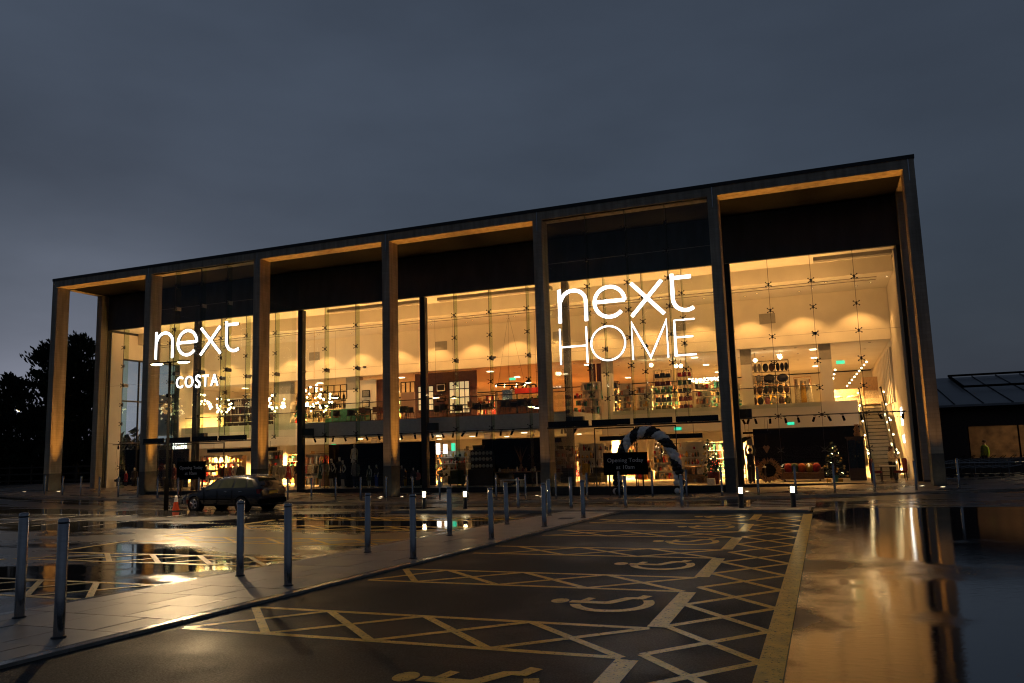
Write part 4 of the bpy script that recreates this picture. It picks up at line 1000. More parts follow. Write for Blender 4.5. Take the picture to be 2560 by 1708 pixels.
# ------------------------------------------------------------------ backdrops, tracks and spotlights
def panel(px0, px1, z0, z1, Y, lab, mt='black', name='display_backdrop', th=.08):
    a_, b_ = at(px0, 1150, Y).x, at(px1, 1150, Y).x
    return tag(MB().box(a_, Y, z0, b_, Y+th, z1).build(name, mt), lab, 'backdrop')
panel(308, 392, F0, 3.0, 7.6, 'black display backdrop behind the red-coated child mannequin')
panel(398, 470, F0, 2.9, 6.8, 'black display backdrop behind the brown-coated mannequin')
panel(822, 1088, F0, 2.85, 7.5, 'long black backdrop behind the fourth column')
panel(1206, 1418, F0, 2.85, 7.5, 'black backdrop behind the vase of twigs')
a_ = at(1887,1150,9.8).x
tag(MB().box(a_, 9.8, F0, 48.65, 9.9, 2.93).build('display_backdrop','black'), 'wide black backdrop behind the sofa left of the escalator', 'backdrop')
spb = MB().tube([(0,0,-.10),(0,0,-.34)], [.055,.062], 10).mesh('lamp_barrel', 'black'); spy = MB().tube([(0,0,0),(0,0,-.14)], .014, 6).cbox((0,0,-.01), .16, .05, .03).mesh('yoke', 'black')
z2x = [380,445,517,565,628,700,760,835,972,1053,1155,1218,1288,1355,1432,1577,1650]
groups = [([275,297,320,337],'bay behind the left corner column',(0.7,7.9)),([600+v/2.413 for v in z2x],'bays either side of the fourth column',(16.9,33.7)),([1406,1412,1442],'bay right of the fifth column',(34.3,36.6)),([1820+v/5.109 for v in (190,285,355,553,740,905,1130,1290,1478,1715,1945,2265)],'bay above the wide black backdrop',(43.1,50.5))]
for pxs, where, (xa, xb) in groups:
    zt = 3.42 if xa > 43 else 3.30
    tag(MB().box(xa, 4.62, zt, xb, 4.67, zt+.045).build('light_track', 'dark_metal'), 'thin ceiling track carrying spotlights in the '+where, 'light track')
    for i, px in enumerate(pxs):
        x_ = at(px, 1085, 4.645).x
        t = thing('track_spotlight', 'black track spotlight, %s from the left in the %s' % (ordn(i), where), 'spotlight', (x_, 4.645, zt), 'black track spotlights')
        o = link('lamp_barrel', spb, t); link('yoke', spy, t); o.rotation_euler = (R(random.uniform(-25,25)), R(random.uniform(-30,30)), 0)
def bar(px0, px1, py, Y, lab, h=.22):
    a_, b_ = at(px0, py, Y), at(px1, py, Y)
    t = thing('hanging_header', lab, 'header bar', ((a_.x+b_.x)/2, Y, a_.z))
    MB().box(a_.x, Y, a_.z-h/2, b_.x, Y+.3, a_.z+h/2).build('header', 'black', t)
    for u in (.08, .92): MB().tube([(a_.x+(b_.x-a_.x)*u, Y+.15, a_.z+h/2), (a_.x+(b_.x-a_.x)*u, Y+.15, 3.27)], .012, 5).build('rod', 'dark_metal', t)
bar(518, 686, 1128, 8.5, 'long black header hanging inside the left entrance', .24)
bar(1499, 1755, 1097, 5.2, 'long black header hanging inside the right entrance', .24)
bar(1857, 1925, 1083, 5.0, 'short black header above the person with raised arms', .10)
def exit_sign(px, py, Y, lab, w_=.42):
    p = at(px, py, Y); t = thing('exit_sign', lab, 'exit sign', (p.x, Y, p.z))
    MB().cbox((p.x, Y, p.z), w_, .05, w_*.52).build('light_box', 'white_paint', t)
    MB().cbox((p.x, Y-.03, p.z), w_*.86, .012, w_*.36).build('green_face', 'green_emit', t)
exit_sign(1695, 1072, 6.0, 'green emergency exit sign over the right entrance'); exit_sign(1977, 1059, 9.0, 'green emergency exit sign above the wide black backdrop'); exit_sign(2101, 906, 20, 'green emergency exit sign hanging over the bed display', .6)
exit_sign(835, 1110, 12, 'small green exit sign behind the third column bay spotlights'); exit_sign(1281, 947, 20, 'pale green exit sign beside the round cafe pendant', .6)

# ------------------------------------------------------------------ furniture makers
def shelf_unit(px0, px1, zb, zt, Y, depth, rows, frame, lab, goods=None, goodcols=None, shelfm=None, seed=1, back=None, name='shelving_unit', cols=1, th=.025, cat='shelves'):
    rnd = random.Random(seed)
    a_, b_ = at(px0, 1000, Y).x, at(px1, 1000, Y).x
    t = thing(name, lab, cat, ((a_+b_)/2, Y, zb))
    for xx in (a_, b_-th): 
        for yy in (Y, Y+depth-th): MB().box(xx, yy, zb, xx+th, yy+th, zt).build('upright', frame, t)
    for c in range(1, cols):
        xx = a_+(b_-a_)*c/cols; MB().box(xx-th/2, Y, zb, xx+th/2, Y+th, zt).build('upright', frame, t)
    hs = (zt-zb)/rows
    for i in range(rows+1): MB().box(a_+th, Y+.01, zb+i*hs-(.02 if i else 0), b_-th, Y+depth-.01, zb+i*hs+.005+(.02 if not i else 0)).build('shelf', shelfm or frame, t)
    if back: MB().box(a_+th, Y+depth, zb, b_-th, Y+depth+.02, zt).build('back_panel', back, t)
    if goods:
        for cn in goodcols:
            mb = MB()
            for i in range(rows):
                xx = a_+th+.02
                while xx < b_-th-.10:
                    w_ = rnd.uniform(.07,.22); h_ = hs*rnd.uniform(.35,.85)
                    if rnd.random() < 1/len(goodcols)+.05:
                        if goods == 'box': mb.box(xx, Y+.05, zb+i*hs+.03, min(b_-.04, xx+w_*.9), Y+depth*rnd.uniform(.5,.9), zb+i*hs+.03+h_)
                        else: mb.lathe([(w_*.25,0),(w_*.45,h_*.3),(w_*.42,h_*.6),(w_*.18,h_*.8),(w_*.18,h_)], 7, (xx+w_/2, Y+depth*.4, zb+i*hs+.03))
                    xx += w_+rnd.uniform(.0,.05)
            if mb.v:
                o = mb.build('shelf_goods', cn, t); o['kind'] = 'stuff'
    return t
cup = MB().lathe([(.0005,0),(.17,0),(.20,.02),(.20,.03),(.0005,.03)], 4)
def table(x, y, z, w_, d, h, top, leg, lab, cat='table', name='table'):
    t = thing(name, lab, cat, (x, y, z)); MB().box(x-w_/2, y-d/2, z+h-.05, x+w_/2, y+d/2, z+h).build('table_top', top, t)
    for sx in (-1, 1):
        for sy in (-1, 1): MB().box(x+sx*(w_/2-.05)-.03, y+sy*(d/2-.05)-.03, z, x+sx*(w_/2-.05)+.03, y+sy*(d/2-.05)+.03, z+h-.052).build('leg', leg, t)
    return t
def chair_proto(seatm, legm, tub=False, name='cafe_chair'):
    t = thing(name, '', 'chair', (0,0,0))
    MB().box(-.22,-.22,.43,.22,.22,.48).build('seat', seatm, t)
    bk = MB()
    if tub: bk.ribbon([(.25*math.cos(R(a_)), .25*math.sin(R(a_))) for a_ in range(-30,211,20)], .03, .48, .80, 'z')
    else: bk.box(-.21,.19,.52,.21,.22,.88)
    bk.build('backrest', seatm, t)
    for sx in (-1, 1):
        for sy in (-1, 1): MB().tube([(sx*.18,sy*.18,.43),(sx*.22,sy*.23,0)], [.02,.014], 6).build('leg', legm, t)
    return t
def bag(x, y, z, w_, h_, c, lab, kind='bag'):
    t = thing('hand_bag' if kind == 'bag' else 'cushion', lab, 'bag' if kind == 'bag' else 'cushion', (x, y, z))
    if kind == 'bag':
        MB().prism([(-w_/2,0),(w_/2,0),(w_*.42,h_*.62),(-w_*.42,h_*.62)], -.07, .07).v
        b = MB().prism([(x-w_/2,z),(x+w_/2,z),(x+w_*.42,z+h_*.62),(x-w_*.42,z+h_*.62)], y-.07, y+.07); b.build('bag_body', 'cloth_'+c, t)
        MB().tube([(x-w_*.2,y,z+h_*.6),(x-w_*.14,y,z+h_*.95),(x+w_*.14,y,z+h_*.95),(x+w_*.2,y,z+h_*.6)], .012, 5).build('handle', 'cloth_'+c, t)
    else:
        b = MB().ball((x,y,z+h_*.5), .5, 12, 8, w_, .32, h_); b.build('cushion_body', 'cloth_'+c, t)
    return t

# ------------------------------------------------------------------ upper floor, right-hand bays: racks of bags and cushions
rowsA = ['navy','maroon','forest','navy','olive']; rowsB = ['crimson','forest','charcoal','maroon','maroon']
for (px0, px1, rows_, side) in ((1636,1681,rowsA,'left'),(1694,1732,rowsB,'right')):
    Y = 12.2; zb, zt = F1+.12, F1+2.62
    t = shelf_unit(px0, px1, zb, zt, Y, .42, 5, 'dark_metal', 'tall wire rack of coloured bags, %s of the pair behind the HOME sign' % side, shelfm='white_paint', cols=2)
    a_, b_ = at(px0,1000,Y).x, at(px1,1000,Y).x
    for r_, c in enumerate(rows_):
        z = zt-(r_+1)*.5+.02
        for k, (u, kind) in enumerate(((.2,'bag'),(.5,'bag'),(.8,'bag'))):
            bag(a_+(b_-a_)*u, Y+.15, z, (b_-a_)*.29, .40+.06*((k+r_)%2), c, '%s bag, %s on the %s shelf from the top of the %s wire rack' % ({'crimson':'red','forest':'green','charcoal':'black'}.get(c,c), ('first','second','third')[k], ORD[r_], side))
# cushion display in the far right bay
Y = 12.0; zb, zt = F1+.12, F1+2.75
shelf_unit(1876, 1978, zb, zt, Y, .45, 4, 'dark_metal', 'black-framed rack of cushions and throws above the wide black backdrop', cols=3, shelfm='dark_metal')
a_, b_ = at(1876,1000,Y).x, at(1978,1000,Y).x
cus = [['cream','cream','cream'],['charcoal','brown'],['navy','navy','charcoal'],   ['cream','grey'],['charcoal'],['navy'],   ['brown','brown'],['charcoal','brown','olive'],['charcoal','brown'],  ['brown','charcoal'],['rose','cream'],['brown','olive']]
for i, cl in enumerate(cus):
    r_, c_ = i//3, i%3; cw = (b_-a_)/3; z = zt-(r_+1)*(zt-zb)/4+.02
    for k, c in enumerate(cl):
        w_ = cw*.92/len(cl); bag(a_+c_*cw+cw*.04+w_*(k+.5), Y+.2, z, w_*.96, .5, c, '%s cushion, %s of the %s compartment in the %s row of the cushion rack' % ({'charcoal':'dark grey','rose':'pink'}.get(c,c), ('first','second','third')[k], ('left','middle','right')[c_], ORD[r_]), 'cushion')
# pale shelving around them
GC_ = ['cloth_white','cloth_cream','cloth_peach','cloth_grey']
shelf_unit(1452, 1500, F1, F1+2.0, 10.6, .4, 4, 'white_paint', 'white gift shelves at the left edge of the HOME bay', 'box', ['cloth_white','cloth_cream','cloth_teal'], seed=2, back='white_paint')
shelf_unit(1524, 1546, F1, F1+2.1, 12.3, .5, 5, 'dark_metal', 'dark wire shelving end left of the white shelves', 'box', ['cloth_charcoal','cloth_cream'], seed=3)
shelf_unit(1548, 1578, F1, F1+2.0, 13.0, .4, 5, 'white_paint', 'white shelves receding beside the dark wire shelving', 'box', GC_, seed=4, back='white_paint')
shelf_unit(1590, 1632, F1, F1+1.75, 13.4, .4, 4, 'white_paint', 'low white shelves of homeware left of the bag racks', 'box', GC_+['cloth_gold'], seed=5, back='white_paint')
shelf_unit(1738, 1776, F1, F1+1.9, 14.0, .4, 4, 'white_paint', 'white shelves under the bright lettering beside the red bags', 'box', GC_+['cloth_crimson','cloth_camel'], seed=6, back='white_paint')
shelf_unit(1782, 1800, F1, F1+1.3, 12.6, .4, 3, 'white_paint', 'small shelves of dark boxes just left of the right wide column', 'box', ['cloth_charcoal','cloth_white'], seed=7)
shelf_unit(1842, 1856, F1, F1+1.5, 12.6, .4, 4, 'white_paint', 'small shelves of teal goods just right of the right wide column', 'box', ['cloth_teal','cloth_white'], seed=8)
shelf_unit(1988, 2032, F1+.05, F1+1.75, 13, .5, 2, 'pale_wood', 'pale wooden frame of folded towels right of the cushion rack', 'box', GC_, seed=9)
p = at(2007, 990, 12.6)
t = thing('bathrobe_display', 'pale robes hanging in the wooden frame right of the cushion rack', 'robes', (p.x, 12.6, F1))
for k, c in ((-.25,'cream'),(.05,'gold'),(.36,'white')): MB().lathe([(.04,1.35),(.12,1.2),(.17,.7),(.24,.12),(.2,.12)], 9, (p.x+k,12.6,F1), sy=.5).build('robe', 'cloth_'+c, t)
# unreadable bright lettering panel
p = at(1762, 950, 16)
t = thing('lit_lettering', 'glowing white wall lettering behind the red bag rack', 'sign', (p.x, 16, p.z))
for i in range(9):
    xx = p.x-1.0+i*.235
    MB().ribbon(arc(xx, p.z+.02, .07, .11, 20+i*40, 300+i*40, 8), .05, 15.95, 15.98).build('letter', 'white_emit', t)
# green lamp and curtains
p = at(1496, 985, 11.6)
t = thing('table_lamp', 'green shaded table lamp behind the O of the HOME sign', 'lamp', (p.x, 11.6, F1+.9)); MB().lathe([(.36,1.0),(.2,1.55),(.18,1.55),(.34,1.0)], 14, (p.x,11.6,F1)).build('lamp_shade', 'cloth_teal', t); MB().lathe([(.14,.75),(.10,.8),(.02,.85),(.02,1.2)], 10, (p.x,11.6,F1)).build('stem', 'stainless', t)
table(p.x, 11.6, F1, .9, .5, .75, 'white_paint', 'white_paint', 'small white table under the green shaded lamp', 'table')
for px, nm in ((1481,'plum curtain panel left of the green lamp'),(1500,'plum curtain panel right of the green lamp')):
    p = at(px, 930, 13.2); mb = MB().ribbon([(p.x-.22+.04*i, 13.2+.05*math.sin(i*1.6)) for i in range(12)], .02, F1+1.0, F1+3.4, 'z'); tag(mb.build('curtain','cloth_plum'), nm, 'curtain')
# beds, chest and armchair of the furniture display
bx = at(2112, 1000, 19).x
t = thing('double_bed', 'pale double bed at the top of the escalator', 'bed', (bx, 19, F1))
MB().box(bx-1.0,17.9,F1,bx+1.0,20.1,F1+.3).build('bed_base','cloth_cream',t); MB().box(bx-1.0,17.88,F1+.3,bx+1.0,20.1,F1+.62).build('duvet','cloth_white',t); MB().box(bx-1.1,20.1,F1,bx+1.1,20.22,F1+1.3).build('headboard','cloth_cream',t)
for k in (-.5,.5): MB().ball((bx+k,19.8,F1+.72), .5, 10, 6, .8, .4, .3).build('pillow','cloth_cream',t)
cx0 = at(2178, 985, 18).x
t = thing('tall_chest', 'tall pale chest of drawers at the right of the bed', 'chest', (cx0, 18.6, F1))
MB().box(cx0-.45,18.3,F1+.1,cx0+.45,18.9,F1+1.9).build('carcass','pale_wood',t)
for i in range(5): 
    d = MB().box(cx0-.42,18.27,F1+.14+i*.35,cx0+.42,18.298,F1+.45+i*.35).build('drawer','pale_wood',t); MB().cbox((cx0,18.25,F1+.3+i*.35),.12,.03,.03).build('handle','chrome',d)
t = thing('armchair', 'pale armchair with a cushion at the head of the escalator', 'armchair', (cx0, 17.2, F1))
MB().box(cx0-.4,16.9,F1+.15,cx0+.4,17.6,F1+.48).build('seat','cloth_cream',t); MB().box(cx0-.4,17.6,F1+.15,cx0+.4,17.78,F1+1.0).build('backrest','cloth_cream',t)
for k in (-1,1): MB().box(cx0+k*.5-.1,16.9,F1+.1,cx0+k*.5+.1,17.6,F1+.65).build('arm','cloth_cream',t)
for sx in (-1,1):
    for sy in (17.0,17.6): MB().tube([(cx0+sx*.4,sy,F1),(cx0+sx*.4,sy,F1+.14)],.025,6).build('leg','dark_wood',t)
# strings of festoon bulbs
bulbm = MB().ball((0,0,0), .065, 8, 6).mesh('bulb','bulb')
for n_, (p0, p1, y0, y1, cnt, lab) in enumerate([((2166,905),(2118,965),14,24,9,'string of bare bulbs running back above the bed'),((2088,925),(2080,957),15,20,4,'short string of bare bulbs left of the exit sign')]):
    t = thing('festoon_lights', lab, 'string lights', at(p0[0],p0[1],y0))
    pts = []
    for i in range(cnt):
        u = i/(cnt-1); Y = y0+(y1-y0)*u; p = at(p0[0]+(p1[0]-p0[0])*u, p0[1]+(p1[1]-p0[1])*u, Y); pts.append(p)
        link('bulb', bulbm, t, p-wloc(t)).scale = (.85,)*3
    MB().tube([p+Vector((0,0,.1)) for p in pts], .012, 5).build('cable','black',t)
for i, (px, py, Y) in enumerate([(1888,902,14),(1950,893,14),(1948,888,16),(1690,915,14),(1702,915,15),(1628,913,14)]):
    p = at(px,py,Y); t = thing('pendant_bulb', 'bare glowing pendant bulb, %s from the left over the upper %s bay' % (('first','third','second','second','third','first')[i], 'cushion' if i < 3 else 'bag'), 'pendant', p)
    link('bulb', bulbm, t).scale = (2,2,2); MB().tube([p+Vector((0,0,.12)), (p.x,p.y,7.67)], .012, 5).build('cord','black',t)
# slatted feature wall on the right
for i in range(14):
    y0 = 12.2+i*1.25
    tag(MB().box(50.60, y0, F1+.0, 50.715, y0+.55, 7.3).build('wall_fin','white_wall'), 'tall white wall fin, %s from the front beside the escalator' % ordn(i), 'wall panel', 'white fins on the right wall')

# ------------------------------------------------------------------ escalator
esc = thing('escalator', 'escalator with ribbed steps rising beside the right wall', 'escalator', (49.6, 8, F0))
ex0, ex1 = 49.12, 50.08; ey0, ey1 = 8.0, 15.2; ns = 20
mat('escalator_step', (.36,.33,.27), .45, var=.12)
MB().prism([(ey0-1.0,F0-.02),(ey0,F0-.02),(ey1,F1-.35),(ey1+.6,F1-.35),(ey1+.6,F1-.6),(ey1,F1-.7),(ey0+.9,F0-.02)], ex0-.18, ex1+.18, 'x').build('truss','grey_paint',esc)
for i in range(ns):
    y0 = ey0+(ey1-ey0)*i/ns; z0 = F0+(F1-F0)*i/ns
    st_ = MB().box(ex0,y0,z0-.05,ex1,y0+(ey1-ey0)/ns+.02,z0+(F1-F0)/ns-.01).build('step','escalator_step',esc)
    MB().box(ex0,y0-.006,z0+(F1-F0)/ns-.045,ex1,y0-.001,z0+(F1-F0)/ns-.012).build('step_edge','black',st_)
for x_ in (ex0-.12, ex1+.12):
    MB().add([(x_,ey0-.8,F0+.1),(x_,ey1+.8,F1+.1),(x_,ey1+.8,F1+.95),(x_,ey0+.0,F0+.95),(x_,ey0-.8,F0+.9)], [(0,1,2,3,4)]).build('glass_side',G3,esc)
    MB().tube([(x_,ey0-1.0,F0+.3),(x_,ey0-1.05,F0+.8),(x_,ey0-.7,F0+1.0),(x_,ey0,F0+1.05),(x_,ey1,F1+1.05),(x_,ey1+.9,F1+1.05)],.04,8).build('handrail','black',esc)
    MB().prism([(ey0-.8,F0),(ey0,F0+.18),(ey1,F1+.18),(ey1,F1-.1),(ey0,F0-.02)], x_-.05, x_+.05, 'x').build('skirt','chrome',esc)
t = thing('festoon_lights', 'string of bulbs wound along the escalator sides', 'string lights', (49.6,8,F0))
for s_, x_ in ((0,ex0-.22),(1,ex1+.22)):
    pts = []
    for i in range(8):
        u = i/7; p = Vector((x_, ey0-.6+(ey1-ey0)*u, F0+.5+(F1-F0)*u+.25*math.sin(i*2.1))); pts.append(p); link('bulb', bulbm, t, p-wloc(t)).scale = (.7,)*3
    MB().tube(pts,.01,5).build('cable','black',t)
for i, (py, s_) in enumerate(((1029,.3),(1054,.3),(1098,.35))):
    p = at(2239+i*3, py, 9); tag(MB().box(50.66, p.y, p.z-.2, 50.715, p.y+.5, p.z+.2).build('lit_wall_sign','white_emit2'), 'small glowing wall sign, %s from the top beside the escalator' % ORD[i], 'sign')
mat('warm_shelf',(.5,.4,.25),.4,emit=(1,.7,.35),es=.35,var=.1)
# ------------------------------------------------------------------ upper floor cafe
def upwall(px0, px1, Y, z1, mt, lab, name='partition_wall', z0=F1):
    a_, b_ = at(px0,1000,Y).x, at(px1,1000,Y).x
    t = thing(name, lab, 'partition', ((a_+b_)/2, Y, z0)); MB().box(a_,Y,z0,b_,Y+.12,z1).build('wall', mt, t); return t, a_, b_
t, a_, b_ = upwall(1038, 1192, 12.0, 7.6, 'brown_wall', 'brown cafe partition wall with two gridded windows')
def grid_window(par, x0, x1, z0, z1, Y, nx, nz):
    f = MB().box(x0,Y-.05,z0,x1,Y-.002,z0+.07).box(x0,Y-.05,z1-.07,x1,Y-.002,z1).box(x0,Y-.05,z0+.07,x0+.07,Y-.002,z1-.07).box(x1-.07,Y-.05,z0+.07,x1,Y-.002,z1-.07).build('window', 'dark_wood', par)
    for i in range(1,nx): xx = x0+(x1-x0)*i/nx; MB().box(xx-.025,Y-.045,z0+.07,xx+.025,Y-.006,z1-.07).build('glazing_bar','dark_wood',f)
    for i in range(1,nz): zz = z0+(z1-z0)*i/nz; MB().box(x0+.07,Y-.040,zz-.025,x1-.07,Y-.008,zz+.025).build('glazing_bar','dark_wood',f)
    for i in range(nx):
        for j in range(nz):
            xa, xb = x0+(x1-x0)*i/nx+.03, x0+(x1-x0)*(i+1)/nx-.03; za, zb_ = z0+(z1-z0)*j/nz+.03, z0+(z1-z0)*(j+1)/nz-.03
            MB().box(xa,Y-.022,za,xb,Y-.012,zb_).build('pane','frosted_lit',f)
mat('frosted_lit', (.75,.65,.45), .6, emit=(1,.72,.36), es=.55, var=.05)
x0 = at(1122,950,12).x; x1 = at(1175,950,12).x; grid_window(t, x0, x1, F1+.5, F1+2.75, 12.0, 4, 4)
x0 = at(1044,950,12).x; x1 = at(1085,950,12).x; grid_window(t, x0, x1, F1+.8, F1+2.55, 12.0, 3, 4)
def picture(px0, px1, py0, py1, Y, lab, inner='cloth_charcoal', mount='cloth_white'):
    p0 = at(px0,py1,Y); p1 = at(px1,py0,Y); t_ = thing('framed_picture', lab, 'picture', ((p0.x+p1.x)/2, Y, p0.z))
    MB().box(p0.x,Y-.05,p0.z,p1.x,Y-.004,p1.z).build('frame','black',t_); w_ = p1.x-p0.x
    m_ = MB().box(p0.x+.05,Y-.056,p0.z+.05,p1.x-.05,Y-.051,p1.z-.05).build('mount',mount,t_); MB().box(p0.x+w_*.16,Y-.062,p0.z+w_*.16,p1.x-w_*.16,Y-.057,p1.z-w_*.16).build('print',inner,t_)
picture(1091,1115,958,981,11.95,'black framed photo print on the brown cafe wall')
picture(1093,1114,987,1005,11.95,'smaller dark framed print low on the brown cafe wall','cloth_brown','cloth_brown')
t, a_, b_ = upwall(890, 940, 11.6, 7.4, 'white_wall', 'pale cafe partition with two pictures left of the fourth column')
picture(906,925,975,994,11.55,'grey canvas high on the pale cafe partition','cloth_grey','cloth_grey'); picture(906,924,1001,1019,11.55,'black framed print below the grey canvas','cloth_cream')
t, a_, b_ = upwall(941, 960, 11.9, 7.4, 'brown_wall', 'narrow brown partition just left of the fourth column')
t, a_, b_ = upwall(1002, 1037, 13.5, 6.5, 'white_wall', 'low pale partition with glazed top right of the fourth column')
for i in range(4): xx = a_+(b_-a_)*i/3; MB().box(xx-.03,13.5,6.5,xx+.03,13.6,7.2).build('glazing_bar','dark_metal',t)
MB().box(a_,13.5,7.2,b_,13.6,7.27).build('top_rail','dark_metal',t)
# chairs and tables of the cafe
cw_ = chair_proto('wood','wood'); ct = chair_proto('cloth_charcoal','dark_wood',True,'tub_chair'); co = chair_proto('cloth_olive','wood',True,'tub_chair')
used = {}
def chair(proto, px, Y, lab, rz, grp, dy=0):
    p = at(px, 1030, Y)
    if proto.name in used: return dup(proto, (p.x, Y, F1), rz, lab, group=grp)
    used[proto.name] = 1; proto.location = (p.x, Y, F1); proto.rotation_euler.z = rz; proto['label'] = lab; proto['group'] = grp; return proto
side = [(902,'far left'),(914,'second'),(938,'third'),(951,'nearest the fourth column')]
for i, (px, w_) in enumerate(side): chair(cw_, px, 6.2+.5*(i%2), 'wooden cafe chair left of the fourth column, %s' % w_, random.uniform(-1,1)+(0 if i%2 else 3.1), 'wooden cafe chairs')
for i, px in enumerate((1010,1024,1096,1110,1126,1145,1168,1190,1214,1226,1238)):
    chair(cw_ if i in (4,6,9,10) else co, px, 5.9+.7*(i%3), '%s cafe chair, %s from the fourth column along the balcony' % ('wooden' if i in (4,6,9,10) else 'olive tub', ORD[i]), random.uniform(0,6), 'cafe chairs along the balcony')
for i, px in enumerate((1262,1285,1304,1318)): chair(ct, px, 5.8+.5*(i%2), 'dark tub chair, %s of four at the red cafe counter' % ORD[i], (-.6,.5,2.6,1.2)[i], 'dark tub chairs')
def round_table(px, Y, lab, grp='round cafe tables'):
    p = at(px,1030,Y); t_ = thing('cafe_table', lab, 'table', (p.x,Y,F1), grp); MB().lathe([(.0005,.75),(.36,.75),(.36,.72),(.0005,.72)],16,(p.x,Y,F1)).build('table_top','dark_wood',t_); MB().tube([(p.x,Y,F1+.03),(p.x,Y,F1+.72)],.035,8).build('column','black',t_); MB().lathe([(.24,0),(.24,.02),(.04,.05)],14,(p.x,Y,F1)).build('base','black',t_)
for px, w_ in ((926,'between the wooden chairs left of the fourth column'),(1017,'just right of the fourth column'),(1118,'left of the gridded window'),(1156,'below the large gridded window'),(1202,'right of the large gridded window'),(1293,'between the dark tub chairs')): round_table(px, 6.4, 'round dark cafe table '+w_)
# green bench with cushions
p = at(866, 1030, 9.5)
t = thing('bench_sofa', 'dark green upholstered bench behind the chandelier', 'sofa', (p.x, 9.5, F1)); MB().box(p.x-1.5,9.2,F1+.12,p.x+1.5,9.9,F1+.48).build('seat','green_fabric',t); MB().box(p.x-1.5,9.9,F1+.1,p.x+1.5,10.1,F1+1.1).build('backrest','green_fabric',t)
for k in (-1.35,1.35): MB().box(p.x+k-.06,9.25,F1,p.x+k+.06,9.8,F1+.118).build('leg','dark_wood',t)
bag(p.x-.9,9.6,F1+.48,.5,.45,'orange','orange cushion on the left of the green bench','cushion'); bag(p.x+.8,9.6,F1+.48,.5,.45,'cream','cream cushion on the right of the green bench','cushion')
for i, px in enumerate((842,878)):
    o = chair(ct, px, 6.6, 'dark tub chair in front of the green bench, %s one' % ('left','right')[i], 2.5-i, 'dark tub chairs')
# cafe counter
p = at(1318, 1010, 10)
t = thing('cafe_counter', 'cafe counter with a glowing red band behind the dark tub chairs', 'counter', (p.x, 10, F1)); mat('red_band', (.5,.02,.01), .4, emit=(1,.05,.01), es=.22)
MB().box(p.x-1.9,9.6,F1,p.x+1.5,10.4,F1+1.05).build('counter_body','wood',t); MB().box(p.x-1.95,9.55,F1+1.05,p.x+1.55,10.45,F1+1.12).build('worktop','dark_wood',t); MB().box(p.x-.7,9.7,F1+1.42,p.x+1.5,9.8,F1+1.8).build('red_band','red_band',t); MB().box(p.x-1.6,9.8,F1+1.13,p.x-.9,10.2,F1+1.75).build('coffee_machine','chrome',t); MB().box(p.x-.7,9.62,F1+1.125,p.x+1.5,9.66,F1+1.4).build('glass_screen',G3,t)
for k in (-.6,1.4): MB().box(p.x+k,9.7,F1+1.12,p.x+k+.06,9.78,F1+1.42).build('post','dark_metal',t)
# reversed cafe lettering seen from behind
p = at(1308, 970, 11.2)
t = thing('cafe_lettering', 'dark COSTA letters seen reversed from behind over the red counter', 'sign', (p.x, 11.2, p.z))
for i, ch in enumerate('COSTA'):
    me = text_mesh(ch, .55, .02, offset=.02); me.materials.clear(); me.materials.append(MATS['dark_wood'])
    o = link('letter', me, t, Vector((p.x+.75-i*.38, 11.2, p.z-.15))-wloc(t)); o.rotation_euler = (R(90),0,R(180))
MB().box(p.x-1.0,11.18,p.z-.24,p.x+1.0,11.22,p.z-.2).build('support_rail','dark_metal',t)
for k in (-.95,.95): MB().tube([(p.x+k,11.2,p.z-.2),(p.x+k,11.2,7.67)],.012,5).build('rod','dark_metal',t)
# ring pendant and flat pendants
p = at(1276, 961, 8.5)
t = thing('ring_pendant', 'large dark ring pendant lamp over the cafe', 'pendant', p)
MB().ribbon([(p.x+.95*math.cos(R(a_)), 8.5+.95*math.sin(R(a_))) for a_ in range(0,360,15)], .06, p.z-.04, p.z+.04, 'z', closed=True).build('ring','black',t)
for a_ in (0,120,240): MB().tube([(p.x+.95*math.cos(R(a_)),8.5+.95*math.sin(R(a_)),p.z),(p.x,8.5,10.55)],.006,4).build('cable','black',t)
for i in range(8): link('bulb', bulbm, t, Vector((.95*math.cos(i*.785),.95*math.sin(i*.785),-.08))).scale = (.5,.5,.5)
for i, (px, py, Y) in enumerate([(1090,995,8),(1135,995,8),(838,995,8.5),(1328,1017,7.5),(1343,1020,7.5),(1320,957,9.5)]):
    p = at(px,py,Y); t = thing('dome_pendant', 'small flat glowing pendant, %s' % ['left of the brown wall picture','below the large gridded window','over the green bench','left one beside the fifth column','right one beside the fifth column','above the reversed lettering'][i], 'pendant', p)
    MB().lathe([(.02,.16),(.08,.13),(.24,.02),(.24,0)],14,p).build('shade','black',t); MB().lathe([(.22,.002),(.10,-.03),(.0005,-.035)],14,p).build('glowing_face','bulb',t); MB().tube([p+Vector((0,0,.15)),(p.x,p.y,7.67 if Y > 11.3 else 10.55)],.006,4).build('cord','black',t)
# globe chandeliers
def chandelier(px, py, Y, r, n, lab, seed):
    rd = random.Random(seed); p = at(px,py,Y); t_ = thing('globe_chandelier', lab, 'chandelier', p, 'globe chandeliers')
    ar = MB().tube([(p.x,p.y,p.z),(p.x,p.y,10.55)],.012,5).ball(p,.09,8,5)
    for i in range(n):
        d = Vector((rd.gauss(0,1),rd.gauss(0,1),rd.gauss(0,.62))).normalized()*r*rd.uniform(.55,1.05)
        ar.tube([p,p+d],.007,4); link('globe', bulbm, t_, d).scale = (rd.uniform(.9,1.25),)*3
    ar.build('arms','gold_metal',t_)
    lamp('glow','POINT',p,60,WARM,t_,shadow_soft_size=.4)
mat('gold_metal',(.5,.32,.1),.3,metal=1)
chandelier(505,1012,9,.75,22,'globe chandelier hanging furthest left above the car',1); chandelier(560,1015,9.5,.7,20,'globe chandelier left of the third column',2)
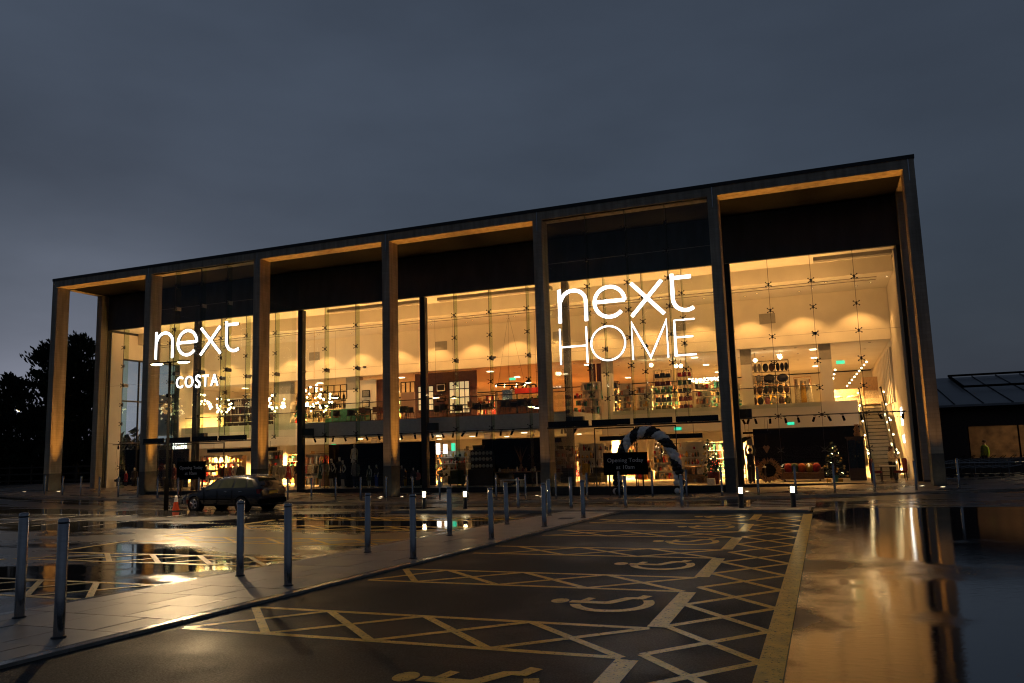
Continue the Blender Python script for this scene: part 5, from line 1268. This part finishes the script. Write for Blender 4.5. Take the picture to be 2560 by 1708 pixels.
chandelier(690,1008,8.5,.85,30,'globe chandelier right of the third column',3); chandelier(785,1000,8,1.15,44,'largest globe chandelier right of the first steel post',4)
# dark framed bottle shelves behind the chandeliers
shelf_unit(552, 705, F1+.1, F1+2.5, 12.3, .4, 4, 'black', 'wide dark framed shelves of bottles and books behind the third column', 'bottle', ['cloth_charcoal','cloth_brown','cloth_cream','cloth_maroon'], seed=21, cols=5, back='dark_wood', shelfm='warm_shelf')
shelf_unit(735, 885, F1+.1, F1+2.6, 12.4, .4, 4, 'black', 'black metal frame of plants and bottles behind the largest chandelier', 'bottle', ['cloth_forest','cloth_brown','cloth_olive','cloth_charcoal'], seed=22, cols=6, shelfm='dark_wood')
fr = thing('metal_frame', 'open black metal grid frame above the green bench', 'frame', (at(830,960,11).x, 11, F1))
for i in range(8): x_ = at(755+i*16,960,11).x; MB().box(x_-.025,10.97,F1+1.9,x_+.025,11.02,F1+2.9).build('upright','black',fr)
for z in (1.9,2.4,2.9): MB().box(at(755,960,11).x,10.975,F1+z-.02,at(867,960,11).x,11.015,F1+z+.02).build('rail','black',fr)
# wall-washed niche columns on the white back wall of the left bay
for i, px in enumerate((449,468,490,510)):
    x_ = at(px,990,14.2).x; o = tag(MB().lathe([(.10,0),(.10,.3),(.0005,.3)],12,(x_,14.4,7.3)).build('wall_washer','grey_paint'), 'wall washer lamp, %s from the left above the white niche wall' % ORD[i], 'wall lamp', 'wall washers')
    lamp('wash','SPOT',(x_,14.4,7.25),140,WARM,o,(0,.28,-1),spot_size=R(40),spot_blend=.3,shadow_soft_size=.04)
t, a_, b_ = upwall(395, 552, 15.0, 7.66, 'white_wall', 'white niche wall with scalloped light in the left bay')

# ------------------------------------------------------------------ ground floor: right-hand window
Y = 6.2
p = at(1923, 1187, 5.4)
t = thing('leaf_wreath', 'large pale spiky wreath leaning in the right window', 'wreath', (p.x, 5.4, F0))
wr = MB(); wz = F0+.62
for i in range(260):
    a_ = random.random()*6.283; r_ = random.uniform(.32,.50); d = Vector((math.cos(a_),random.uniform(-.35,.1),math.sin(a_)))
    c = Vector((p.x,5.4,wz))+Vector((math.cos(a_)*r_,random.uniform(-.08,.05),math.sin(a_)*r_)); sd_ = Vector((-math.sin(a_),.3,math.cos(a_)))*.035
    wr.add([c-sd_,c+sd_,c+d*.17], [(0,1,2)])
wr.build('leaves','cloth_camel',t); MB().ribbon([(p.x+.41*math.cos(R(a_)),wz+.41*math.sin(R(a_))) for a_ in range(0,360,20)],.12,5.38,5.46,'y',closed=True).build('ring','cloth_olive',t); MB().tube([(p.x,5.5,F0),(p.x,5.46,wz-.35)],.03,6).build('stand','dark_wood',t)
xs0, xs1 = at(1962,1190,6.6).x, at(2050,1190,6.6).x
t = thing('sofa', 'dark sofa before the black backdrop with bright cushions', 'sofa', ((xs0+xs1)/2, 6.6, F0)); MB().box(xs0,6.3,F0+.12,xs1,7.1,F0+.45).build('seat','cloth_brown',t); MB().box(xs0,7.1,F0+.12,xs1,7.3,F0+.9).build('backrest','cloth_brown',t)
for k in (xs0-.1,xs1+.1): MB().box(k-.1,6.3,F0+.1,k+.1,7.3,F0+.65).build('arm','cloth_brown',t)
for k in (xs0,xs1): MB().box(k-.05,6.4,F0,k+.05,6.5,F0+.098).build('leg','dark_wood',t)
for u, c, nm in ((.12,'crimson','red cushion at the left end of the dark sofa'),(.30,'forest','green cushion second from the left on the dark sofa'),(.5,'orange','orange cushion in the middle of the dark sofa'),(.72,'mustard','mustard cushion fourth from the left on the dark sofa'),(.92,'crimson','red cushion tipped up at the right end of the dark sofa')): bag(xs0+(xs1-xs0)*u,6.75,F0+.45,.42,.46,c,nm,'cushion')
def xmas_tree(px, Y, h, r, lab, base_z=F0, lights=True, seed=1, c='forest'):
    rd = random.Random(seed); p_ = at(px,1150,Y); t_ = thing('christmas_tree', lab, 'christmas tree', (p_.x,Y,base_z)); lf = MB()
    for i in range(int(420*h)):
        u = rd.random()**1.3; rr_ = r*(1-u)*rd.uniform(.45,1.05)+.03; a2 = rd.random()*6.283; c_ = Vector((p_.x+rr_*math.cos(a2),Y+rr_*math.sin(a2),base_z+.25+u*(h-.25))); d_ = Vector((math.cos(a2),math.sin(a2),-.25+.3*rd.random())); s2 = Vector((-math.sin(a2),math.cos(a2),0))*.03
        lf.add([c_-s2,c_+s2,c_+d_*.14],[(0,1,2)])
    lf.build('foliage','cloth_'+c,t_); MB().tube([(p_.x,Y,base_z),(p_.x,Y,base_z+h)],[.05,.01],7).build('trunk','bark',t_)
    for i in range(26 if lights else 10):
        u = rd.random()*.9; a2 = rd.random()*6.283; rr_ = r*(1-u)*1.0+.03
        if i % 3 == 0: link('tree_light', bulbm, t_, Vector((rr_*math.cos(a2),rr_*math.sin(a2),.25+u*(h-.25)))).scale = (.22,)*3
        else: link('bauble', BAUB, t_, Vector((rr_*math.cos(a2),rr_*math.sin(a2),.25+u*(h-.25))))
BAUB = MB().ball((0,0,0),.05,8,6).mesh('bauble','cloth_gold')
xmas_tree(2085, 6.4, 1.95, .62, 'decorated dark christmas tree left of the glazed cabinet', seed=2)
xmas_tree(1772, 6.6, 2.3, .6, 'tall green christmas tree left of the right wide column', seed=3); xmas_tree(1790, 5.6, 1.9, .5, 'green christmas tree touching the right wide column', seed=4); xmas_tree(1655, 9, 1.5, .5, 'glittering small tree on a shelf inside the right entrance', base_z=1.3, seed=5, c='cream')
x0, x1 = at(2122,1150,6.8).x, at(2163,1150,6.8).x
t = thing('glazed_cabinet', 'tall dark glazed cabinet left of the escalator', 'cabinet', ((x0+x1)/2,6.8,F0)); MB().box(x0,6.8,F0,x1,7.3,F0+2.1).build('carcass','dark_wood',t); MB().box(x0-.08,6.72,F0+2.1,x1+.08,7.34,F0+2.18).build('cornice','dark_wood',t)
for k in (0,1): xa = x0+(x1-x0)*k/2; d = MB().box(xa+.03,6.77,F0+.6,xa+(x1-x0)/2-.03,6.798,F0+2.0).build('door','black_gloss',t); MB().cbox((xa+(x1-x0)*(.42 if k==0 else .08),6.755,F0+1.2),.03,.03,.1).build('handle','gold_metal',d)
p = at(2143,1092,7.0); tag(MB().lathe([(.12,0),(.17,.12),(.10,.25),(.16,.35),(.06,.5),(.12,.6)],10,(p.x,7.0,F0+2.19)).build('ornament','cloth_camel'),'brown bird-like ornament on top of the glazed cabinet','ornament')
def red_chair(px, rz, lab):
    p_ = at(px,1195,5.6); t_ = thing('dining_chair', lab, 'chair', (0,0,0), 'red high-back chairs')
    MB().box(-.24,-.25,.40,.24,.24,.50).build('seat','red_fabric',t_); MB().prism([(-.24,.50),(.24,.50),(.24,1.0),(.18,1.07),(0,1.09),(-.18,1.07),(-.24,1.0)],.17,.26).build('backrest','red_fabric',t_)
    for sx in (-1,1):
        for sy in (-1,1): MB().tube([(sx*.2,sy*.2,.40),(sx*.215,sy*.225,0)],[.025,.016],6).build('leg','dark_wood',t_)
    t_.location = (p_.x,5.6,F0); t_.rotation_euler.z = rz
red_chair(2192, R(80), 'red high-backed dining chair left of the small table'); red_chair(2253, R(-80), 'red high-backed dining chair right of the small table')
p = at(2222,1195,5.9); table(p.x,5.9,F0,.7,.6,.74,'white_paint','dark_wood','small table set between the two red dining chairs')
for (px,py,Y,nm,lab) in ((1916,1122,5.4,'heart','pale heart ornament hanging left in the right window'),(1874,1104,5.1,'arch','arched mirror ornament held up by the person in black')):
    p = at(px,py,Y); t = thing('hanging_ornament', lab, 'ornament', p)
    MB().prism([(p.x-.17,p.z+.08),(p.x-.08,p.z+.17),(p.x,p.z+.11),(p.x+.08,p.z+.17),(p.x+.17,p.z+.08),(p.x+.02,p.z-.2),(p.x-.02,p.z-.2)] if nm == 'heart' else [(p.x-.14,p.z-.2),(p.x+.14,p.z-.2),(p.x+.14,p.z+.05),(p.x+.08,p.z+.2),(p.x,p.z+.25),(p.x-.08,p.z+.2),(p.x-.14,p.z+.05)],Y-.03,Y+.03).build('ornament_body','cloth_camel' if nm == 'heart' else 'grey_paint',t); MB().tube([(p.x,Y,p.z+.12),(p.x,Y,3.4)],.005,4).build('string','black',t)
p = at(1895,1180,5.9); table(p.x,5.9,F0,.8,.5,.8,'white_paint','dark_wood','small white-topped table behind the wreath'); 
for i,(dx,h_,c) in enumerate(((-.25,.5,'gold'),(.0,.32,'maroon'),(.25,.26,'cream'))): tag(MB().lathe([(.07,0),(.11,h_*.4),(.05,h_*.8),(.07,h_)],9,(p.x+dx,5.9,F0+.8)).build('vase','cloth_'+c), '%s vase on the small table behind the wreath' % {'gold':'tall gold','maroon':'maroon','cream':'low cream'}[c],'vase')
for i,(px,c,lab) in enumerate(((2072,'gold','gold gift box under the decorated tree'),(2090,'teal','upright pale blue gift box under the decorated tree'),(2101,'mustard','mustard gift box right of the decorated tree'))): p = at(px,1200,5.6); tag(MB().box(p.x-.12,5.5,F0,p.x+.12,5.75,F0+(.3 if i==1 else .16)).build('gift_box','cloth_'+c),lab,'gift box')
# bright shelving seen behind the two entrances and between backdrops
GG = ['cloth_white','cloth_cream','cloth_gold','cloth_peach','cloth_crimson','cloth_charcoal']
shelf_unit(1436,1500,F0,2.4,9.5,.5,5,'white_paint','bright shelves of baubles and glassware left of the right opening board','bottle',GG,seed=31,back='white_paint')
shelf_unit(1625,1680,F0,2.1,11,.5,4,'white_paint','white bookcase of gifts under the balloon arch','box',GG,seed=32,back='white_paint')
shelf_unit(1690,1760,F0,2.3,9.5,.5,5,'white_paint','bright shelves of decorations right of the balloon arch','bottle',GG+['cloth_forest'],seed=33,back='white_paint')
shelf_unit(1700,1752,F0,1.0,6.2,.5,2,'pale_wood','low patterned sideboard at the foot of the balloon arch','box',['cloth_cream','cloth_camel'],seed=34,back='pale_wood',cat='sideboard')
shelf_unit(1575,1620,F0,1.3,11.5,.5,3,'pale_wood','low wooden shelves below the right opening board','box',GG,seed=35,back='white_paint')
shelf_unit(1094,1166,F0,2.2,10.5,.5,5,'white_paint','bright white shelves of bottles seen between the two black backdrops','bottle',GG,seed=36,back='white_paint')
for i,(px,py,c,lab) in enumerate(((1095,1122,'white_emit2','left tall glowing poster between the black backdrops'),(1113,1124,'white_emit2','middle glowing poster between the black backdrops'),(1133,1121,'green_emit','right green glowing poster between the black backdrops'))): p = at(px,py,10); tag(MB().box(p.x-.14,10,p.z-.36+.1*i,p.x+.14,10.03,p.z+.34).build('lit_poster',c),lab,'poster')
p = at(1466,1190,5.4)
t = thing('yellow_display_stand','yellow draped display stand left of the right opening board','display stand',(p.x,5.4,F0)); mb = MB()
mb.ribbon([(p.x-.22+.04*i,5.4+.03*math.sin(i*1.7)) for i in range(12)],.02,F0+.55,F0+1.15,'z'); mb.build('drape','cloth_mustard',t); MB().tube([(p.x,5.45,F0),(p.x,5.45,F0+1.2)],.03,6).build('stem','gold_metal',t); MB().lathe([(.2,0),(.2,.03),(.03,.06)],12,(p.x,5.45,F0)).build('base','gold_metal',t)
def armchair(px,Y,c,lab,rz=0):
    p_ = at(px,1205,Y); t_ = thing('armchair',lab,'armchair',(0,0,0))
    MB().box(-.35,-.35,.14,.35,.3,.42).build('seat','cloth_'+c,t_); MB().box(-.4,.3,.14,.4,.46,.92).build('backrest','cloth_'+c,t_)
    for k in (-1,1): MB().box(k*.42-.08,-.35,.14,k*.42+.08,.3,.62).build('arm','cloth_'+c,t_)
    for sx in (-1,1):
        for sy in (-.3,.36): MB().tube([(sx*.36,sy,.14),(sx*.38,sy,0)],[.03,.02],6).build('leg','dark_wood',t_)
    t_.location = (p_.x,Y,F0); t_.rotation_euler.z = rz
armchair(1142,5.6,'olive','wicker-brown armchair between the two black backdrops',.4); armchair(1492,5.6,'olive','olive armchair with cushions left of the right opening board',-.3); armchair(1262,5.9,'camel','pale armchair at the left end of the dining display',.2)
x0, x1 = at(1170,1180,6.2).x, at(1232,1180,6.2).x
t = thing('welsh_dresser','dark dresser with plates on its shelves right of the bright shelves','dresser',((x0+x1)/2,6.2,F0)); MB().box(x0,6.2,F0,x1,6.75,F0+.95).build('cupboard','dark_wood',t); MB().box(x0+.05,6.5,F0+.95,x1-.05,6.75,F0+2.05).build('back_board','dark_wood',t)
for z in (1.35,1.7,2.03): MB().box(x0+.05,6.3,F0+z,x1-.05,6.499,F0+z+.03).build('shelf','dark_wood',t)
pl = MB()
for z in (1.0,1.4,1.75):
    for i in range(6): xx = x0+.2+(x1-x0-.4)*i/5; pl.lathe([(.11,0),(.10,.02),(.0005,.025)],10,(0,0,0)); n_=len(pl.v); pl.v[-30:] = [(xx+v[0],6.46-v[2],F0+z+.13+v[1]) for v in pl.v[-30:]]
o = pl.build('plates','cloth_cream',t); o['kind']='stuff'
tag(MB().prism([((x0+x1)/2-.45,F0+2.07),((x0+x1)/2+.05,F0+2.07),((x0+x1)/2+.12,F0+2.35),((x0+x1)/2-.52,F0+2.35)],6.3,6.7).build('basket','cloth_olive'),'green basket on top of the dark dresser','basket')
p = at(1154,1172,6.3); tag(MB().box(p.x-.25,6.3,p.z-.35,p.x+.25,6.36,p.z+.35).box(p.x-.05,6.31,F0,p.x+.05,6.35,p.z-.36).build('wooden_screen','wood'),'orange-brown wooden panel left of the dark dresser','panel')
p = at(1296,1185,6.0); table(p.x,6.0,F0,2.6,.9,.78,'wood','white_paint','long dining table laid with tableware before the black backdrop')
for i in range(9):
    xx = p.x-1.1+i*.27; h_ = random.uniform(.1,.3); tag(MB().lathe([(.05,0),(.09,h_*.4),(.04,h_*.8),(.06,h_)],9,(xx,5.85+.25*(i%2),F0+.78)).build('tableware','cloth_'+random.choice(['cream','camel','white','maroon'])),'piece of tableware, %s from the left on the long dining table' % ORD[i],'tableware','tableware on the dining table')
t = thing('twig_vase','tall vase of bare twigs on the dining display','vase',(p.x+.1,6.2,F0+.78)); MB().lathe([(.08,0),(.14,.15),(.06,.35),(.08,.4)],10,(p.x+.1,6.2,F0+.78)).build('vase','cloth_camel',t); tw = MB()
for i in range(14): a_ = random.random()*6.28; tw.tube([(p.x+.1,6.2,F0+1.15),(p.x+.1+.12*math.cos(a_),6.2+.1*math.sin(a_),F0+1.6),(p.x+.1+.42*math.cos(a_),6.2+.3*math.sin(a_),F0+2.1+.2*random.random())],[.008,.006,.003],4)
tw.build('twigs','wood',t)
p = at(1280,1216,5.2); t = table(p.x,5.2,F0,1.3,.4,.36,'white_paint','white_paint','low white bench in front of the dining table','bench','bench')
p = at(1101,1215,5.4); t = thing('potted_plant','leafy potted plant left of the wicker-brown armchair','plant',(p.x,5.4,F0)); MB().lathe([(.12,0),(.17,.3),(.15,.3)],10,(p.x,5.4,F0)).build('pot','cloth_white',t); lf = MB()
for i in range(70): a_ = random.random()*6.28; c = Vector((p.x+.2*random.gauss(0,.7),5.4+.2*random.gauss(0,.7),F0+.5+random.random()*.5)); lf.add([c,c+Vector((.1*math.cos(a_),.1*math.sin(a_),.03)),c+Vector((.05,.02,.12))],[(0,1,2)])
lf.build('leaves','cloth_forest',t)
p = at(1785,1195,4.8); t = thing('potted_plant','dark bushy planter left of the right wide column','plant',(p.x,4.8,F0)); MB().lathe([(.25,0),(.33,.6),(.3,.6)],12,(p.x,4.8,F0)).build('pot','cloth_maroon',t); lf = MB()
for i in range(160): a_ = random.random()*6.28; c = Vector((p.x+.3*random.gauss(0,.7),4.8+.3*random.gauss(0,.6),F0+.8+.25*random.gauss(0,1))); lf.add([c,c+Vector((.12*math.cos(a_),.12*math.sin(a_),.03)),c+Vector((.05,.02,.14))],[(0,1,2)])
lf.build('leaves','cloth_forest',t)
p = at(1779,1218,3.4); tag(MB().prism([(p.x-.2,F0),(p.x+.2,F0),(p.x+.17,F0+.35),(p.x-.17,F0+.35)],3.3,3.5).build('paper_bag','cloth_white'),'white paper bag standing by the right entrance glass','bag')
# clothing side
def rail(px0,px1,Y,cols_,lab,h=1.45,garm='coat'):
    a_, b_ = at(px0,1180,Y).x, at(px1,1180,Y).x; t_ = thing('clothes_rail',lab,'clothes rail',((a_+b_)/2,Y,F0))
    MB().tube([(a_,Y,F0),(a_,Y,F0+h),(b_,Y,F0+h),(b_,Y,F0)],.018,6).build('rail','dark_metal',t_); n_ = max(3,int((b_-a_)/.16))
    for i in range(n_):
        xx = a_+.08+(b_-a_-.16)*i/(n_-1); L_ = random.uniform(.6,.95); g_ = MB().prism([(Y-.22,F0+h-.1),(Y,F0+h-.03),(Y+.22,F0+h-.1),(Y+.25,F0+h-L_),(Y-.25,F0+h-L_)],xx-.03,xx+.03,'x'); g_.build('garment','cloth_'+random.choice(cols_),t_)
rail(766,800,8.2,['white','cream','charcoal','rose'],'clothes rail of pale tops right of the first steel post'); rail(700,736,7.8,['charcoal','grey','camel'],'clothes rail of dark jackets left of the first steel post'); rail(548,580,7.5,['camel','maroon','olive'],'clothes rail of brown coats above the car bonnet'); rail(632,640,8,['white','cream','grey'],'short clothes rail hidden behind the third column'); rail(680,700,9.5,['charcoal','crimson','grey'],'clothes rail behind the third column right edge')
for px, lab in ((772,'white display table with folded clothes right of the first steel post'),(622,'white display table behind the third column'),(530,'white display table behind the left opening board')):
    p = at(px,1200,6.4); table(p.x,6.4,F0,1.3,.7,.75,'white_paint','white_paint',lab)
    for i in range(4): c = random.choice(['charcoal','rose','cream','navy','grey']); xx = p.x-.45+i*.3; tag(MB().box(xx-.12,6.2,F0+.752,xx+.12,6.55,F0+.85+.05*(i%2)).build('folded_clothes','cloth_'+c),'folded clothes, %s pile on the %s' % (ORD[i],lab.replace('white display ','').replace(' with folded clothes','')),'clothes')
shelf_unit(640,700,F0,2.6,10.5,.4,4,'dark_metal','bright accessory shelves seen right of the third column','box',GG,seed=41,back='white_paint'); shelf_unit(505,600,F0,2.4,13,.4,4,'dark_metal','bright accessory shelves behind the left opening board','box',GG,seed=42,back='white_paint')
shelf_unit(752,820,F0,2.3,10.5,.4,3,'dark_metal','bright shelves behind the clothes rail of pale tops','box',GG,seed=43,back='white_paint')
for i,(px,c) in enumerate(((281,'charcoal'),(296,'navy'))):
    p = at(px,1205,5.0); t = thing('hanging_garment','small dark garment hung on strings in the left window, %s one' % ('left','right')[i],'garment',(p.x,5.0,F0+.35)); MB().prism([(p.x-.26,F0+.75),(p.x-.1,F0+.86),(p.x+.1,F0+.86),(p.x+.26,F0+.75),(p.x+.2,F0+.6),(p.x+.13,F0+.66),(p.x+.13,F0+.3),(p.x-.13,F0+.3),(p.x-.13,F0+.66),(p.x-.2,F0+.6)],4.95,5.05).build('garment_body','cloth_'+c,t)
    for k in (-1.1,-.7,-.35): MB().tube([(p.x,5,F0+.86),(p.x+k,5,3.3)],.006,4).build('string','black',t)
p = at(450,1112,8)
t = thing('lit_lettering','two rows of glowing white lettering behind the lamp post','sign',(p.x,8,p.z))
for r_ in (0,1):
    for i in range(6): MB().ribbon(arc(p.x-.55+i*.22,p.z+.16-r_*.34,.075,.10,30+i*50,290+i*50,8),.05,7.95,7.98).build('letter','white_emit2',t)
# rows of stock further inside on both floors
for fl, (zf, y_, n_, nm, h_) in enumerate(((F1,16.5,13,'upper',2.2),(F0,14.2,14,'ground',2.2),(F1,22.5,12,'upper',2.4),(F0,20.0,12,'ground',2.4))):
    for i in range(n_):
        x_ = 3.2+i*(44.0/n_)
        if zf == F1 and 24 < x_ < 33 and y_ < 20: continue
        rd = random.Random(fl*50+i); w_ = rd.uniform(1.3,2.3); Y = y_+rd.uniform(-.6,.6)
        t = thing('shelving_unit', 'stocked shelves deep inside the %s floor, %s from the left in the %s row' % (nm, ORD[i], 'nearer' if fl < 2 else 'farther'), 'shelves', (x_, Y, zf), 'shelves deep inside the store')
        fr_ = rd.choice(['white_paint','dark_metal','pale_wood'])
        MB().box(x_-w_/2,Y,zf,x_-w_/2+.05,Y+.45,zf+h_).box(x_+w_/2-.05,Y,zf,x_+w_/2,Y+.45,zf+h_).build('side_panel', fr_, t)
        for k in range(5): MB().box(x_-w_/2+.051,Y+.01,zf+.1+k*(h_-.2)/4,x_+w_/2-.051,Y+.44,zf+.13+k*(h_-.2)/4).build('shelf', fr_, t)
        for cn in rd.sample(['cloth_white','cloth_cream','cloth_gold','cloth_peach','cloth_crimson','cloth_charcoal','cloth_navy','cloth_teal','cloth_camel','cloth_brown'],3):
            mb = MB()
            for k in range(4):
                xx = x_-w_/2+.08
                while xx < x_+w_/2-.2:
                    ww = rd.uniform(.08,.24)
                    if rd.random() < .36: mb.box(xx,Y+.04,zf+.135+k*(h_-.2)/4,xx+ww*.9,Y+.34,zf+.135+k*(h_-.2)/4+rd.uniform(.15,.42))
                    xx += ww+.02
            if mb.v: o = mb.build('shelf_goods', cn, t); o['kind'] = 'stuff'
# strip of second car at the right edge of the picture
c2 = dup(car, (54.35,-5.6,gz(54,-5.6)), R(-86), 'dark car cut off by the right edge of the picture')
